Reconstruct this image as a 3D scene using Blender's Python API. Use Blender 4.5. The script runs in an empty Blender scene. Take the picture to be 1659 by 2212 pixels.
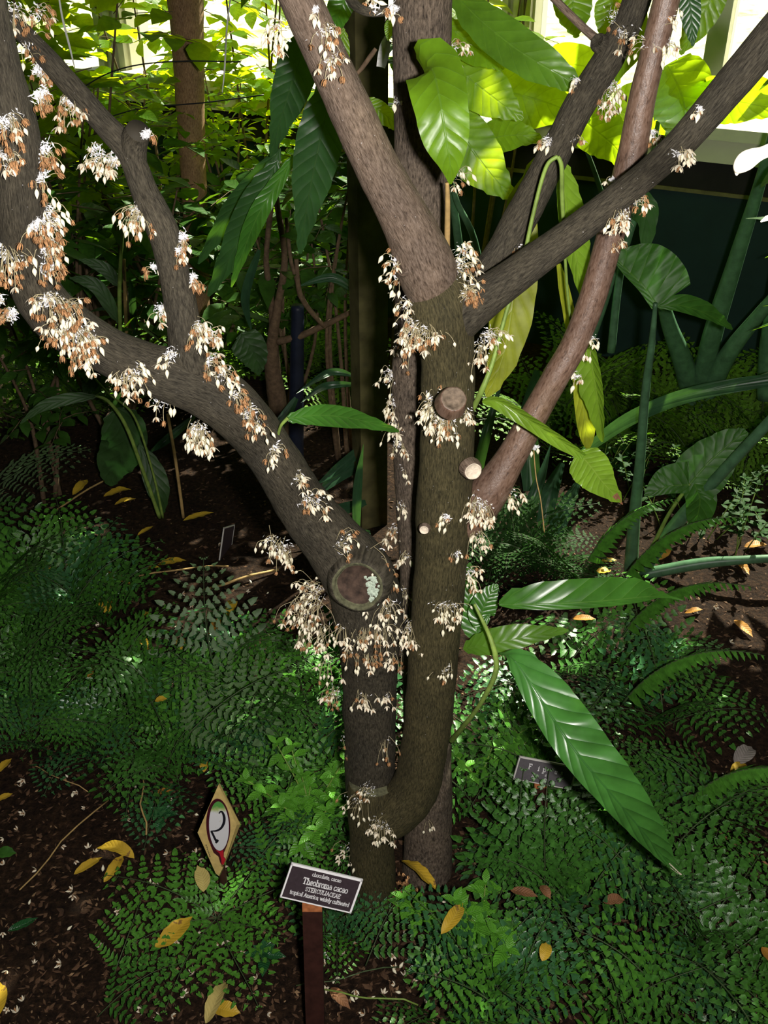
import bpy, math, random
from mathutils import Vector, Matrix, noise
R = math.radians
rnd = random.Random(7)
C = bpy.context.scene.collection
SC = bpy.context.scene

# ------------------------------------------------------------------ camera
CAMZ, PITCH, FPX = 1.5, R(33), 2150.0
cam_d = bpy.data.cameras.new('camera'); cam = bpy.data.objects.new('camera', cam_d); C.objects.link(cam)
cam.location = (0, 0, CAMZ); cam.rotation_euler = (R(90) - PITCH, 0, 0)
cam_d.sensor_width = 36; cam_d.lens = 36 * FPX / 2212; cam_d.clip_start = .02; cam_d.clip_end = 200
SC.camera = cam
# ------------------------------------------------------------------ light
W = bpy.data.worlds.new('world'); SC.world = W; W.use_nodes = True
wt = W.node_tree; bg = wt.nodes['Background']
sky = wt.nodes.new('ShaderNodeTexSky'); sky.sky_type = 'NISHITA'; sky.sun_disc = False
sky.sun_elevation = R(44); sky.sun_rotation = R(33); sky.air_density = 1.2; sky.dust_density = 2.5
wt.links.new(sky.outputs[0], bg.inputs[0]); bg.inputs[1].default_value = .16
def look(o, d): o.rotation_euler = Vector(d).to_track_quat('-Z', 'Y').to_euler()
sl = bpy.data.lights.new('sun', 'SUN'); sl.energy = 32; sl.angle = R(.6); sl.color = (1, .95, .82)
so = bpy.data.objects.new('sun', sl); C.objects.link(so); so.location = (3, 6, 6)
look(so, (-.60, -.80, -.98))
fl = bpy.data.lights.new('camera_flash', 'AREA'); fl.shape = 'RECTANGLE'; fl.size = .035; fl.size_y = .022
fl.energy = 22; fl.color = (1, .95, .90)
fo = bpy.data.objects.new('camera_flash', fl); C.objects.link(fo); fo.location = (.068, -.01, CAMZ + .012)
look(fo, (-.03, math.cos(PITCH - R(4)), -math.sin(PITCH - R(4))))
SC.view_settings.view_transform = 'Standard'; SC.view_settings.look = 'None'
SC.view_settings.gamma = 1; SC.view_settings.exposure = 0.0; SC.view_settings.use_curve_mapping = False
SC.cycles.use_denoising = True
SC.cycles.max_bounces = 6; SC.cycles.transparent_max_bounces = 8; SC.cycles.diffuse_bounces = 3; SC.cycles.caustics_reflective = False; SC.cycles.caustics_refractive = False

# ------------------------------------------------------------------ pixel to world
FW = Vector((0, math.cos(PITCH), -math.sin(PITCH))); UP = Vector((0, math.sin(PITCH), math.cos(PITCH))); RT = Vector((1, 0, 0))
CP = Vector((0, 0, CAMZ))
def ray(px, py): return FW + RT * ((px - 829.5) / FPX) + UP * ((1106 - py) / FPX)
def P(px, py, Y):
    d = ray(px, py); return CP + d * (Y / d.y)
def G(px, py, z=0.0):
    d = ray(px, py); return CP + d * ((z - CAMZ) / d.z)
def mpp(p): return (p - CP).dot(FW) / FPX
def proj(p):
    q = p - CP; z = q.dot(FW); return 829.5 + q.x / z * FPX, 1106 - q.dot(UP) / z * FPX

# ------------------------------------------------------------------ materials
def nodes(name):
    m = bpy.data.materials.new(name); m.use_nodes = True; t = m.node_tree
    return m, t, t.nodes['Principled BSDF'], t.nodes['Material Output']
def N(t, kind, **kw):
    n = t.nodes.new(kind)
    for k, v in kw.items():
        if k in ('operation', 'blend_type', 'data_type', 'feature', 'use_clamp'): setattr(n, k, v)
        else: n.inputs[k].default_value = v
    return n
def ramp(t, src, stops):
    r = t.nodes.new('ShaderNodeValToRGB'); e = r.color_ramp.elements
    while len(e) < len(stops): e.new(.5)
    for i, (p, c) in enumerate(stops): e[i].position = p; e[i].color = (*c, 1)
    t.links.new(src, r.inputs[0]); return r.outputs[0]
def mix(t, a, b, fac, mode='MIX'):
    m = t.nodes.new('ShaderNodeMix'); m.data_type = 'RGBA'; m.blend_type = mode
    for k, v in ((6, a), (7, b), (0, fac)):
        if hasattr(v, 'links') or hasattr(v, 'is_output'): t.links.new(v, m.inputs[k])
        else: m.inputs[k].default_value = (*v, 1) if isinstance(v, tuple) else v
    return m.outputs[2]
def mapping(t, out, scale):
    m = N(t, 'ShaderNodeMapping'); m.inputs['Scale'].default_value = scale; t.links.new(out, m.inputs[0]); return m.outputs[0]
def tc(t, which): return t.nodes.new('ShaderNodeTexCoord').outputs[which]
def noi(t, vec, s, det=4, rough=.6):
    n = N(t, 'ShaderNodeTexNoise', Scale=s, Detail=det, Roughness=rough); t.links.new(vec, n.inputs['Vector']); return n.outputs[0]
def bump(t, h, strength, dist, bsdf):
    b = N(t, 'ShaderNodeBump', Strength=strength, Distance=dist); t.links.new(h, b.inputs['Height']); t.links.new(b.outputs[0], bsdf.inputs['Normal']); return b.outputs[0]
def math2(t, op, a, b=None):
    m = t.nodes.new('ShaderNodeMath'); m.operation = op
    for i, v in enumerate((a, b)):
        if v is None: continue
        if isinstance(v, (int, float)): m.inputs[i].default_value = v
        else: t.links.new(v, m.inputs[i])
    return m.outputs[0]

def plain(name, col, rough=.6, var=.25, scale=60, spec=.3, metallic=0):
    m, t, b, o = nodes(name)
    n = noi(t, tc(t, 'Object'), scale)
    c = ramp(t, n, [(.3, tuple(x * (1 - var) for x in col)), (.7, tuple(min(1, x * (1 + var)) for x in col))])
    t.links.new(c, b.inputs['Base Color']); b.inputs['Roughness'].default_value = rough
    b.inputs['Specular IOR Level'].default_value = spec; b.inputs['Metallic'].default_value = metallic
    return m
def bark(name, dark, mid, light, rough=.75, spec=.25, bs=.5, streak=420):
    """long fine fissures along the limb, broken by cross cracks, over soft patches"""
    m, t, b, o = nodes(name)
    uv = tc(t, 'UV')
    fine = noi(t, mapping(t, uv, (streak, 70, 1)), 1, 5, .72)
    fis = noi(t, mapping(t, uv, (streak * 1.9, 150, 1)), 1, 3, .6)
    lump = noi(t, mapping(t, uv, (30, 16, 1)), 1, 4, .6)
    h = math2(t, 'ADD', math2(t, 'MULTIPLY', fine, .6), math2(t, 'MULTIPLY', fis, .4))
    c = ramp(t, h, [(.36, dark), (.47, mid), (.62, light)])
    c = mix(t, c, ramp(t, lump, [(.3, (.72, .72, .74)), (.7, (1.15, 1.12, 1.08))]), 1.0, 'MULTIPLY')
    sp = noi(t, tc(t, 'Object'), 420, 2, .5)                      # scattered pale lichen specks
    c = mix(t, c, (.50, .48, .48), ramp(t, sp, [(.75, (0, 0, 0)), (.78, (1, 1, 1))]))
    t.links.new(c, b.inputs['Base Color']); b.inputs['Roughness'].default_value = rough; b.inputs['Specular IOR Level'].default_value = spec
    bump(t, h, bs, .004, b); return m
def leafm(name, col, trans, rough=.4, spec=.4, tf=.4, vein=None, nv=11, edge=None, bs=.5, var=.25, spots=None):
    """leaf with midrib, slanting side veins and optional dried margin, all from the leaf's own UV"""
    m, t, b, o = nodes(name)
    uv = tc(t, 'UV'); s = t.nodes.new('ShaderNodeSeparateXYZ'); t.links.new(uv, s.inputs[0])
    au = math2(t, 'ABSOLUTE', math2(t, 'SUBTRACT', math2(t, 'MULTIPLY', s.outputs[0], 2), 1))
    ph = math2(t, 'SUBTRACT', math2(t, 'MULTIPLY', s.outputs[1], nv), math2(t, 'MULTIPLY', au, 1.6))
    tri = math2(t, 'ABSOLUTE', math2(t, 'SUBTRACT', math2(t, 'FRACT', ph), .5))   # 0 mid .5 edge
    vm = ramp(t, tri, [(.455, (0, 0, 0)), (.495, (1, 1, 1))])
    mr = ramp(t, au, [(.015, (1, 1, 1)), (.05, (0, 0, 0))])
    vall = mix(t, vm, mr, 1.0, 'LIGHTEN') if vein else mr
    n = noi(t, tc(t, 'Object'), 28, 4)
    c = ramp(t, n, [(.3, tuple(x * (1 - var) for x in col)), (.7, tuple(min(1, x * (1 + var)) for x in col))])
    ct = ramp(t, n, [(.3, tuple(x * (1 - var) for x in trans)), (.7, tuple(min(1, x * (1 + var * .6)) for x in trans))])
    if vein:
        vf = math2(t, 'MULTIPLY', vall, .45)
        c = mix(t, c, vein, vf); ct = mix(t, ct, tuple(x * .55 for x in trans), math2(t, 'MULTIPLY', vall, .5))
    if edge:
        n2 = noi(t, tc(t, 'Object'), 45, 3)
        e = ramp(t, math2(t, 'ADD', au, math2(t, 'MULTIPLY', n2, .5)), [(edge[1], (0, 0, 0)), (edge[1] + .04, (1, 1, 1))])
        c = mix(t, c, edge[0], e); ct = mix(t, ct, edge[0], e)
    if spots:
        n3 = noi(t, tc(t, 'Object'), spots[1], 2, .5)
        e = ramp(t, n3, [(spots[2], (0, 0, 0)), (spots[2] + .03, (1, 1, 1))])
        c = mix(t, c, spots[0], e); ct = mix(t, ct, spots[0], e)
    t.links.new(c, b.inputs['Base Color']); b.inputs['Roughness'].default_value = rough; b.inputs['Specular IOR Level'].default_value = spec; bs *= .5
    h = math2(t, 'ADD', math2(t, 'MULTIPLY', math2(t, 'POWER', math2(t, 'MULTIPLY', tri, 2), 3), -.9), math2(t, 'MULTIPLY', mr, -.6))
    nb = bump(t, h, bs, .004, b)
    tr = t.nodes.new('ShaderNodeBsdfTranslucent'); t.links.new(ct, tr.inputs[0]); t.links.new(nb, tr.inputs['Normal'])
    ms = t.nodes.new('ShaderNodeMixShader'); ms.inputs[0].default_value = tf
    t.links.new(b.outputs[0], ms.inputs[1]); t.links.new(tr.outputs[0], ms.inputs[2]); t.links.new(ms.outputs[0], o.inputs[0])
    return m

M = {}
M['bark_dark'] = bark('bark_dark', (.013, .011, .007), (.046, .040, .028), (.10, .088, .062), bs=.8)
M['bark_olive'] = bark('bark_olive', (.016, .014, .006), (.054, .047, .021), (.12, .102, .048), bs=.8)
M['bark_red'] = bark('bark_red', (.055, .030, .020), (.15, .090, .062), (.22, .145, .108), rough=.40, spec=.65, bs=.3, streak=230)
M['bark_pale'] = bark('bark_pale', (.040, .028, .020), (.135, .098, .072), (.25, .19, .148), rough=.62, bs=.6)
M['bark_tan'] = bark('bark_tan', (.07, .04, .02), (.26, .15, .08), (.42, .27, .15), bs=.5)  # lightened to stand in for sunlight that misses the background trunk
M['bark_back'] = bark('bark_back', (.018, .013, .010), (.10, .078, .058), (.21, .165, .125), bs=1, streak=240)
M['cutdark'] = plain('dark_sawn_wood', (.055, .034, .024), .85, .6, 120)
M['cut'] = plain('cut_wood', (.16, .12, .085), .8, .5, 150)
M['cutwhite'] = plain('fresh_cut_wood', (.70, .60, .47), .7, .2, 200)
M['moss'] = plain('mossy_cut_wood', (.10, .10, .055), .9, .6, 120)
M['lichen'] = plain('lichen', (.42, .50, .40), .9, .25, 200)
M['bud'] = plain('flower_cream', (.88, .82, .62), .5, .08, 300)
M['petal'] = plain('petal', (.84, .75, .58), .55, .2, 300)
M['wither'] = plain('withered_flower', (.34, .175, .075), .7, .6, 220)
M['stalk'] = plain('flower_stalk', (.42, .36, .21), .6, .2, 200)
M['fuzz'] = plain('white_fuzz', (.78, .77, .82), .9, .3, 400)
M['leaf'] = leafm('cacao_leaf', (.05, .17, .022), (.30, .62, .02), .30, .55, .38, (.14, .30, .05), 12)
M['leaf_lit'] = leafm('sun_toned_cacao_leaf', (.13, .29, .015), (.66, .90, .01), .36, .45, .5, (.14, .30, .05), 11, ((.35, .20, .03), 1.30))  # lighter copy of the cacao leaf, sunlight put into its colour
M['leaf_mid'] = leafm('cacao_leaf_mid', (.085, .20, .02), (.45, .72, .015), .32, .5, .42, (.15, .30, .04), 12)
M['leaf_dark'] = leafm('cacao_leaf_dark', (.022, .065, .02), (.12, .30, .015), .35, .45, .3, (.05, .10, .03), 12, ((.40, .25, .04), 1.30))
M['leaf_yel'] = leafm('yellowing_leaf', (.36, .40, .03), (.45, .52, .015), .4, .45, .45, (.40, .50, .08), 12, None, .5, .3)
M['leaf_ylg'] = leafm('pale_green_leaf', (.20, .36, .03), (.45, .72, .02), .32, .6, .42, (.34, .50, .08), 12)
M['leaf_gloss'] = leafm('glossy_leaf', (.060, .21, .035), (.15, .4, .02), .34, .9, .22, (.03, .12, .03), 15, None, .9)
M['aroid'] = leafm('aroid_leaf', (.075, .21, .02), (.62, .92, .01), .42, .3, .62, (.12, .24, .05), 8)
M['aroid_shade'] = leafm('shade_toned_aroid_leaf', (.045, .15, .018), (.06, .2, .02), .45, .35, .12, (.12, .28, .03), 7, None, .6)  # dark colour and low translucency paint shade onto these leaves
M['aroid_dim'] = leafm('shade_toned_broad_leaf', (.030, .075, .018), (.03, .1, .02), .5, .3, .08, None, 6)  # darkened aroid leaf, the missing sun is put into the colour
M['aroid_stem'] = plain('aroid_stalk', (.075, .17, .085), .4, .3, 40, .4)
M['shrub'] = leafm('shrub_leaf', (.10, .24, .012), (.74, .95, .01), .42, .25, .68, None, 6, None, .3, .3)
M['shrub_dk'] = leafm('shade_toned_shrub_leaf', (.034, .10, .014), (.22, .42, .012), .42, .28, .35, None, 6, None, .3, .4)  # darker copy of the shrub leaf with shade put into its colour
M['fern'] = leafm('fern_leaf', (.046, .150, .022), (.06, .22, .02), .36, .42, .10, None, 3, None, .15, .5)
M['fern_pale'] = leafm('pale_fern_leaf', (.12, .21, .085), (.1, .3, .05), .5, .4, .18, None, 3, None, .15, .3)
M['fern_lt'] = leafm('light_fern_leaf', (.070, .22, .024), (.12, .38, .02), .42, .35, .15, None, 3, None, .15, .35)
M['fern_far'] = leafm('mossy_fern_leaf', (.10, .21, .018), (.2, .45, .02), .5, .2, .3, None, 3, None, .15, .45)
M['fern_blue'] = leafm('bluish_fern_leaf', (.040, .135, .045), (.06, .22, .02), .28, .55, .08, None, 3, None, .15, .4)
M['fern_dim'] = leafm('shade_toned_fern_leaf', (.014, .046, .007), (.03, .10, .01), .6, .08, .06, None, 3, None, .15, .4)  # fern green darkened so plants the sun strikes still look shaded
M['fernstem'] = plain('fern_stalk', (.05, .08, .03), .5, .3, 60)
M['seed'] = leafm('seedling_leaf', (.115, .35, .030), (.2, .5, .02), .36, .4, .22, (.05, .2, .02), 7, None, .8)
M['seed_dk'] = leafm('dark_seedling_leaf', (.02, .10, .03), (.05, .2, .02), .25, .7, .15, (.04, .14, .05), 9, None, .9)
M['strap'] = leafm('strap_leaf', (.03, .085, .04), (.08, .2, .03), .3, .5, .2, None, 3, None, .3)
M['yellow'] = leafm('fallen_yellow_leaf', (.62, .40, .035), (.4, .3, .02), .45, .4, .15, (.70, .50, .10), 12, ((.35, .18, .03), 1.38), .4, .2, ((.30, .16, .04), 60, .66))
M['cream'] = leafm('fallen_cream_leaf', (.62, .50, .17), (.4, .3, .1), .5, .3, .15, (.70, .60, .25), 10, None, .4, .15)
M['orange'] = leafm('fallen_orange_leaf', (.42, .19, .03), (.3, .15, .02), .5, .3, .12, None, 10, ((.2, .1, .03), 1.3), .4, .3)
M['brownleaf'] = leafm('dried_brown_leaf', (.26, .12, .055), (.1, .05, .02), .6, .3, .08, (.15, .07, .03), 9, None, .8, .4)
M['greyleaf'] = leafm('dried_grey_leaf', (.32, .28, .26), (.1, .1, .1), .7, .2, .08, None, 9, None, .8, .3)
M['twig'] = plain('twig', (.13, .085, .05), .8, .4, 80)
M['twigg'] = plain('green_twig', (.20, .30, .06), .5, .3, 60)
M['straw'] = plain('straw', (.42, .28, .11), .7, .3, 60)
M['post'] = plain('weathered_post', (.13, .115, .045), .8, .45, 14)
M['stake'] = plain('stained_stake', (.040, .014, .010), .6, .35, 60)
M['copper'] = plain('orange_stake_top', (.45, .16, .06), .5, .3, 120)
M['plate'] = plain('engraved_plastic', (.045, .032, .038), .35, .15, 200, .5)
M['plate_grey'] = plain('grey_plastic', (.105, .095, .105), .45, .12, 200, .5)
M['white'] = plain('white_lettering', (.88, .87, .88), .5, .03, 100)
M['off'] = plain('off_white_border', (.60, .58, .55), .5, .08, 100)
M['tan'] = plain('glazed_tan', (.62, .46, .17), .4, .16, 90)
M['maroon'] = plain('maroon_glaze', (.060, .007, .016), .3, .2, 60, .6)
M['redg'] = plain('red_glaze', (.50, .012, .03), .3, .1, 60, .6)
M['black'] = plain('black_paint', (.012, .012, .018), .4, .1, 50)
M['greeng'] = plain('green_glaze', (.16, .34, .08), .4, .4, 220)
M['cream_paint'] = plain('cream_paint', (.60, .58, .42), .5, .06, 12)
M['dark_wall'] = plain('dark_panel', (.012, .010, .009), .8, .3, 20)
M['green_wall'] = plain('green_wall_paint', (.006, .024, .022), .7, .2, 10)
M['pipe'] = plain('dark_blue_pipe', (.010, .014, .030), .5, .3, 30)
M['wall'] = plain('plain_wall', (.10, .11, .09), .9, .1, 8)
def enamel():
    m, t, b, o = nodes('white_enamel')
    g = tc(t, 'Generated'); s = t.nodes.new('ShaderNodeSeparateXYZ'); t.links.new(g, s.inputs[0])
    n = noi(t, tc(t, 'Object'), 120, 4)
    f = ramp(t, math2(t, 'ADD', s.outputs[2], math2(t, 'MULTIPLY', n, .18)), [(.86, (.72, .72, .74)), (.93, (.45, .52, .20)), (1.0, (.10, .33, .07))])
    st = ramp(t, noi(t, tc(t, 'Object'), 200, 3), [(.68, (0, 0, 0)), (.74, (1, 1, 1))])
    c = mix(t, f, (.45, .42, .18), math2(t, 'MULTIPLY', st, .6))
    t.links.new(c, b.inputs['Base Color']); b.inputs['Roughness'].default_value = .35; return m
M['enamel'] = enamel()
def soilm():
    m, t, b, o = nodes('mulch')
    ob = tc(t, 'Object')
    a = noi(t, ob, 90, 6, .7); c = noi(t, ob, 7, 4)
    col = ramp(t, a, [(.30, (.005, .003, .002)), (.50, (.030, .017, .010)), (.66, (.066, .037, .020)), (.75, (.17, .105, .06))])
    col = mix(t, col, ramp(t, c, [(.3, (.45, .42, .4)), (.7, (1.1, 1.0, .95))]), .8, 'MULTIPLY')
    t.links.new(col, b.inputs['Base Color']); b.inputs['Roughness'].default_value = .95; b.inputs['Specular IOR Level'].default_value = .15
    bump(t, a, 1.0, .012, b); return m
M['soil'] = soilm()
M['chip'] = plain('mulch_chips', (.085, .045, .024), .9, .6, 25)
M['chip2'] = plain('mulch_chips_pale', (.24, .15, .08), .9, .5, 25)
def lawnm():
    m, t, b, o = nodes('dry_lawn')
    ob = tc(t, 'Object'); a = noi(t, mapping(t, ob, (1, 1, 1)), 3.5, 6, .7)
    c = ramp(t, a, [(.36, (.16, .20, .04)), (.48, (.36, .36, .17)), (.60, (.55, .52, .40))])
    t.links.new(c, b.inputs['Base Color']); b.inputs['Roughness'].default_value = 1; return m
M['lawn'] = lawnm()
def glassm():
    m, t, b, o = nodes('window_glass')
    tr = t.nodes.new('ShaderNodeBsdfTransparent'); tr.inputs[0].default_value = (.93, .95, .92, 1)
    gl = t.nodes.new('ShaderNodeBsdfGlossy'); gl.inputs['Roughness'].default_value = .03
    fr = N(t, 'ShaderNodeFresnel', IOR=1.45); ms = t.nodes.new('ShaderNodeMixShader')
    t.links.new(math2(t, 'MULTIPLY', fr.outputs[0], .5), ms.inputs[0])
    t.links.new(tr.outputs[0], ms.inputs[1]); t.links.new(gl.outputs[0], ms.inputs[2]); t.links.new(ms.outputs[0], o.inputs[0]); return m
M['glass'] = glassm()

# ------------------------------------------------------------------ mesh builder
class MB:
    def __init__(s): s.v = []; s.f = []; s.uv = []; s.mi = []
    def face(s, idx, uvs=None, mi=0):
        s.f.append(tuple(idx)); s.uv.append(uvs or [(0.3, .3)] * len(idx)); s.mi.append(mi)
    def add(s, other, mat=None, mi=None):
        o = len(s.v); s.v += [(mat @ Vector(p)) if mat else Vector(p) for p in other.v]
        for f, u, m in zip(other.f, other.uv, other.mi): s.f.append(tuple(i + o for i in f)); s.uv.append(u); s.mi.append(m if mi is None else mi)
    def mesh(s, name, mats, smooth=True):
        me = bpy.data.meshes.new(name); me.from_pydata([tuple(p) for p in s.v], [], s.f)
        for m in (mats if isinstance(mats, (list, tuple)) else [mats]): me.materials.append(M[m] if isinstance(m, str) else m)
        ul = me.uv_layers.new(name='UVMap'); flat = [c for u in s.uv for q in u for c in q]; ul.data.foreach_set('uv', flat)
        me.polygons.foreach_set('material_index', s.mi); me.polygons.foreach_set('use_smooth', [smooth] * len(s.f)); me.update(); return me
    def build(s, name, mats, parent=None, smooth=True):
        return link(name, s.mesh(name, mats, smooth), parent)
def link(name, me, parent=None):
    o = bpy.data.objects.new(name, me); C.objects.link(o)
    if parent:
        o.parent = parent; o.matrix_parent_inverse = Matrix.Translation(parent.location).inverted() if parent.type == 'EMPTY' and parent.rotation_euler[2] == 0 and parent.rotation_euler[0] == 0 else Matrix()
    return o
def rebase(o):                                    # move a lone mesh's origin to its lowest point's footprint
    me = o.data; c = sum((v.co for v in me.vertices), Vector()) / max(1, len(me.vertices)); c.z = min(v.co.z for v in me.vertices)
    me.transform(Matrix.Translation(-c)); o.location = c; return o
def tag(o, label=None, cat=None, group=None, kind=None):
    if label: o['label'] = label
    if cat: o['category'] = cat
    if group: o['group'] = group
    if kind: o['kind'] = kind
    return o
def empty(name, loc, label=None, cat=None, group=None):
    o = bpy.data.objects.new(name, None); C.objects.link(o); o.location = loc; o.empty_display_size = .05
    return tag(o, label, cat, group)
def part(name, me, parent, mw=None):              # child given in world space
    o = bpy.data.objects.new(name, me); C.objects.link(o); o.parent = parent
    o.matrix_basis = Matrix.Translation(parent.location).inverted() @ (mw or Matrix())
    return o
def box(mb, lo, hi, mi=0, mat=None):
    x0, y0, z0 = lo; x1, y1, z1 = hi; o = len(mb.v)
    vs = [(x0, y0, z0), (x1, y0, z0), (x1, y1, z0), (x0, y1, z0), (x0, y0, z1), (x1, y0, z1), (x1, y1, z1), (x0, y1, z1)]
    mb.v += [(mat @ Vector(p)) if mat else Vector(p) for p in vs]
    for f in ((0, 3, 2, 1), (4, 5, 6, 7), (0, 1, 5, 4), (1, 2, 6, 5), (2, 3, 7, 6), (3, 0, 4, 7)): mb.face([o + i for i in f], None, mi)
def catmull(pts, n):
    """pts: list of tuples (any length), returns resampled list"""
    out = []; L = len(pts)
    for i in range(L - 1):
        p0, p1, p2, p3 = pts[max(0, i - 1)], pts[i], pts[i + 1], pts[min(L - 1, i + 2)]
        for k in range(n):
            t = k / n
            out.append(tuple(.5 * ((2 * b) + (-a + c) * t + (2 * a - 5 * b + 4 * c - d) * t * t + (-a + 3 * b - 3 * c + d) * t ** 3) for a, b, c, d in zip(p0, p1, p2, p3)))
    out.append(tuple(pts[-1])); return out
def tube(mb, pts, rad, n=12, mi=0, rough=0.0, rs=12.0, cap=True, capmi=None):
    """pts world Vectors, rad list; rough = relative bark irregularity"""
    o = len(mb.v); L = len(pts); ln = 0; nrm = None; ravg = sum(rad) / L; seed = rnd.random() * 50
    for i, p in enumerate(pts):
        d = (pts[min(i + 1, L - 1)] - pts[max(i - 1, 0)]).normalized()
        if nrm is None: nrm = d.orthogonal().normalized() if abs(d.y) > .9 else (Vector((0, 1, 0)) - d * d.y).normalized()
        else: nrm = (nrm - d * nrm.dot(d)).normalized()
        b = d.cross(nrm)
        if i: ln += (p - pts[i - 1]).length
        for k in range(n):
            a = 2 * math.pi * k / n; r = rad[i]
            q = nrm * math.cos(a) + b * math.sin(a)
            if rough: r *= 1 + rough * (noise.noise((p + q * rad[i]) * rs + Vector((seed, 0, 0))) + .5 * noise.noise((p + q * rad[i]) * rs * 3.1))
            mb.v.append(p + q * r)
        mb.__dict__.setdefault('ls', []).append(ln)
    ls = mb.ls[-L:]
    for i in range(L - 1):
        for k in range(n):
            k2 = (k + 1) % n; u0 = k / n * 2 * math.pi * ravg; u1 = (k + 1) / n * 2 * math.pi * ravg
            mb.face((o + i * n + k, o + i * n + k2, o + (i + 1) * n + k2, o + (i + 1) * n + k), [(u0, ls[i]), (u1, ls[i]), (u1, ls[i + 1]), (u0, ls[i + 1])], mi)
    if cap:
        cm = mi if capmi is None else capmi
        mb.face([o + k for k in range(n)][::-1], None, mi); mb.face([o + (L - 1) * n + k for k in range(n)], None, cm)
def ptube(mb, spec, n=12, sub=6, **kw):
    """spec: (px, py, Y, width_px) points"""
    sp = catmull([tuple(map(float, s)) for s in spec], sub); pts = [P(s[0], s[1], s[2]) for s in sp]
    rad = [max(.0003, s[3] * .5 * mpp(p)) for s, p in zip(sp, pts)]
    tube(mb, pts, rad, n, **kw); return sp, pts, rad

def blade(mb, pts, wl, wr, acr, n_across=4, fold=0.0, wave=0.0, nw=8, mi=0, seed=0):
    """leaf surface: pts midrib, wl/wr half widths, acr list of across vectors; fold lifts the sides"""
    o = len(mb.v); L = len(pts); na = n_across
    for i, p in enumerate(pts):
        d = (pts[min(i + 1, L - 1)] - pts[max(i - 1, 0)]).normalized(); a = acr[i]; a = (a - d * a.dot(d)).normalized(); nn = a.cross(d).normalized()
        t = i / (L - 1)
        for k in range(-na, na + 1):
            s = k / na; w = wr[i] if k > 0 else wl[i]
            lift = fold * abs(s) * w + wave * w * abs(s) * math.sin(nw * 2 * math.pi * t - abs(s) * 2.0 + seed)
            lift += wave * .6 * w * s * s * math.sin(nw * 5 * t + seed * 3 + (3 if k > 0 else 0))
            mb.v.append(p + a * (s * w * (1 - .12 * abs(fold))) + nn * lift)
    m = 2 * na + 1
    for i in range(L - 1):
        for k in range(m - 1):
            u0, u1, v0, v1 = k / (m - 1), (k + 1) / (m - 1), i / (L - 1), (i + 1) / (L - 1)
            mb.face((o + i * m + k, o + i * m + k + 1, o + (i + 1) * m + k + 1, o + (i + 1) * m + k), [(u0, v0), (u1, v0), (u1, v1), (u0, v1)], mi)
def prof(t, k=.8, tip=.12):
    w = max(0.0, math.sin(math.pi * min(1, t) ** k)) ** .7
    if t > 1 - tip * 1.4: w = min(w, w * .35 + .12 * (1 - t) / tip)
    return w
def pleaf(mb, spec, wl, wr, tilt=0.0, fold=.15, wave=.05, k=.8, widths=None, n=4, nw=8, sub=None, mi=0, tip=.12):
    """leaf from midrib points (px,py,Y); wl/wr half widths in px on the left / right looking from base to tip"""
    L = len(spec); sub = sub or max(4, 26 // (L - 1))
    sp = catmull([tuple(map(float, s)) for s in spec], sub); pts = [P(*s) for s in sp]; acr = []; a = []; b = []
    wd = catmull([(float(x),) for x in widths], max(2, (len(sp) - 1) // (len(widths) - 1))) if widths else None
    for i, p in enumerate(pts):
        d = (pts[min(i + 1, len(pts) - 1)] - pts[max(i - 1, 0)]).normalized(); v = (p - CP).normalized()
        s = d.cross(v); s = s.normalized() if s.length > 1e-4 else RT
        acr.append((s * math.cos(tilt) + v * math.sin(tilt)).normalized())
        t = i / (len(pts) - 1)
        q = wd[min(len(wd) - 1, int(round(t * (len(wd) - 1))))][0] if wd else prof(t, k, tip)
        z = mpp(p) / max(.3, math.cos(tilt)) * max(0.0, q); a.append(wl * z + .0002); b.append(wr * z + .0002)
    blade(mb, pts, a, b, acr, n, -fold, wave, nw, mi, rnd.random() * 6)

# ------------------------------------------------------------------ the room
wdir = Vector((.9015, -.4328, 0)); wn = Vector((-.4328, -.9015, 0)); W0 = Vector((1.07, 3.22, 0))   # wn faces indoors
SILL = .80
def wallhit(px, py):
    d = ray(px, py); t = (W0 - CP).dot(wn) / d.dot(wn); p = CP + d * t; return (p - W0).dot(wdir), p.z
WM = Matrix(((wdir.x, -wn.x, 0, W0.x), (wdir.y, -wn.y, 0, W0.y), (0, 0, 1, 0), (0, 0, 0, 1)))    # local x along wall, y outward, z up
def struct(name, mb, mat, parent=None, smooth=False, label=None):
    o = mb.build(name, mat, parent, smooth); o['kind'] = 'structure'
    if label: o['label'] = label
    return o
S0, S1, TOP = -5.6, 2.2, 3.45
b = MB(); box(b, (S0, 0, 0), (S1, .12, SILL - .17), 0, WM); struct('wall_back', b, 'green_wall', label='dark green low wall under the greenhouse windows')
b = MB(); box(b, (S0, -.012, SILL - .17), (S1, .12, SILL - .06), 0, WM); struct('trim_1', b, 'dark_wall', label='near black board between window sill and green wall')
b = MB(); box(b, (S0, -.018, SILL - .182), (S1, .0, SILL - .170), 0, WM); struct('trim_2', b, 'post', label='thin dull strip along the top of the green wall')
b = MB(); box(b, (S0, -.05, SILL - .075), (S1, .12, SILL), 0, WM); box(b, (S0, -.09, SILL), (S1, .16, SILL + .035), 0, WM); struct('trim_3', b, 'cream_paint', label='cream painted window sill')
b = MB(); box(b, (S0, -.02, TOP), (S1, .12, 3.7), 0, WM); struct('trim_4', b, 'cream_paint', label='cream header above the greenhouse windows')
posts = []
for px, py, w in ((252, 90, .15), (757, 30, .09), (1122, 60, .11), (1548, 100, .06)):
    s, z = wallhit(px, py); posts.append((s, w))
posts = [(S0 + .05, .1), (posts[0][0] - 1.5, .1)] + posts + [(S1 - .05, .1)]
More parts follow.
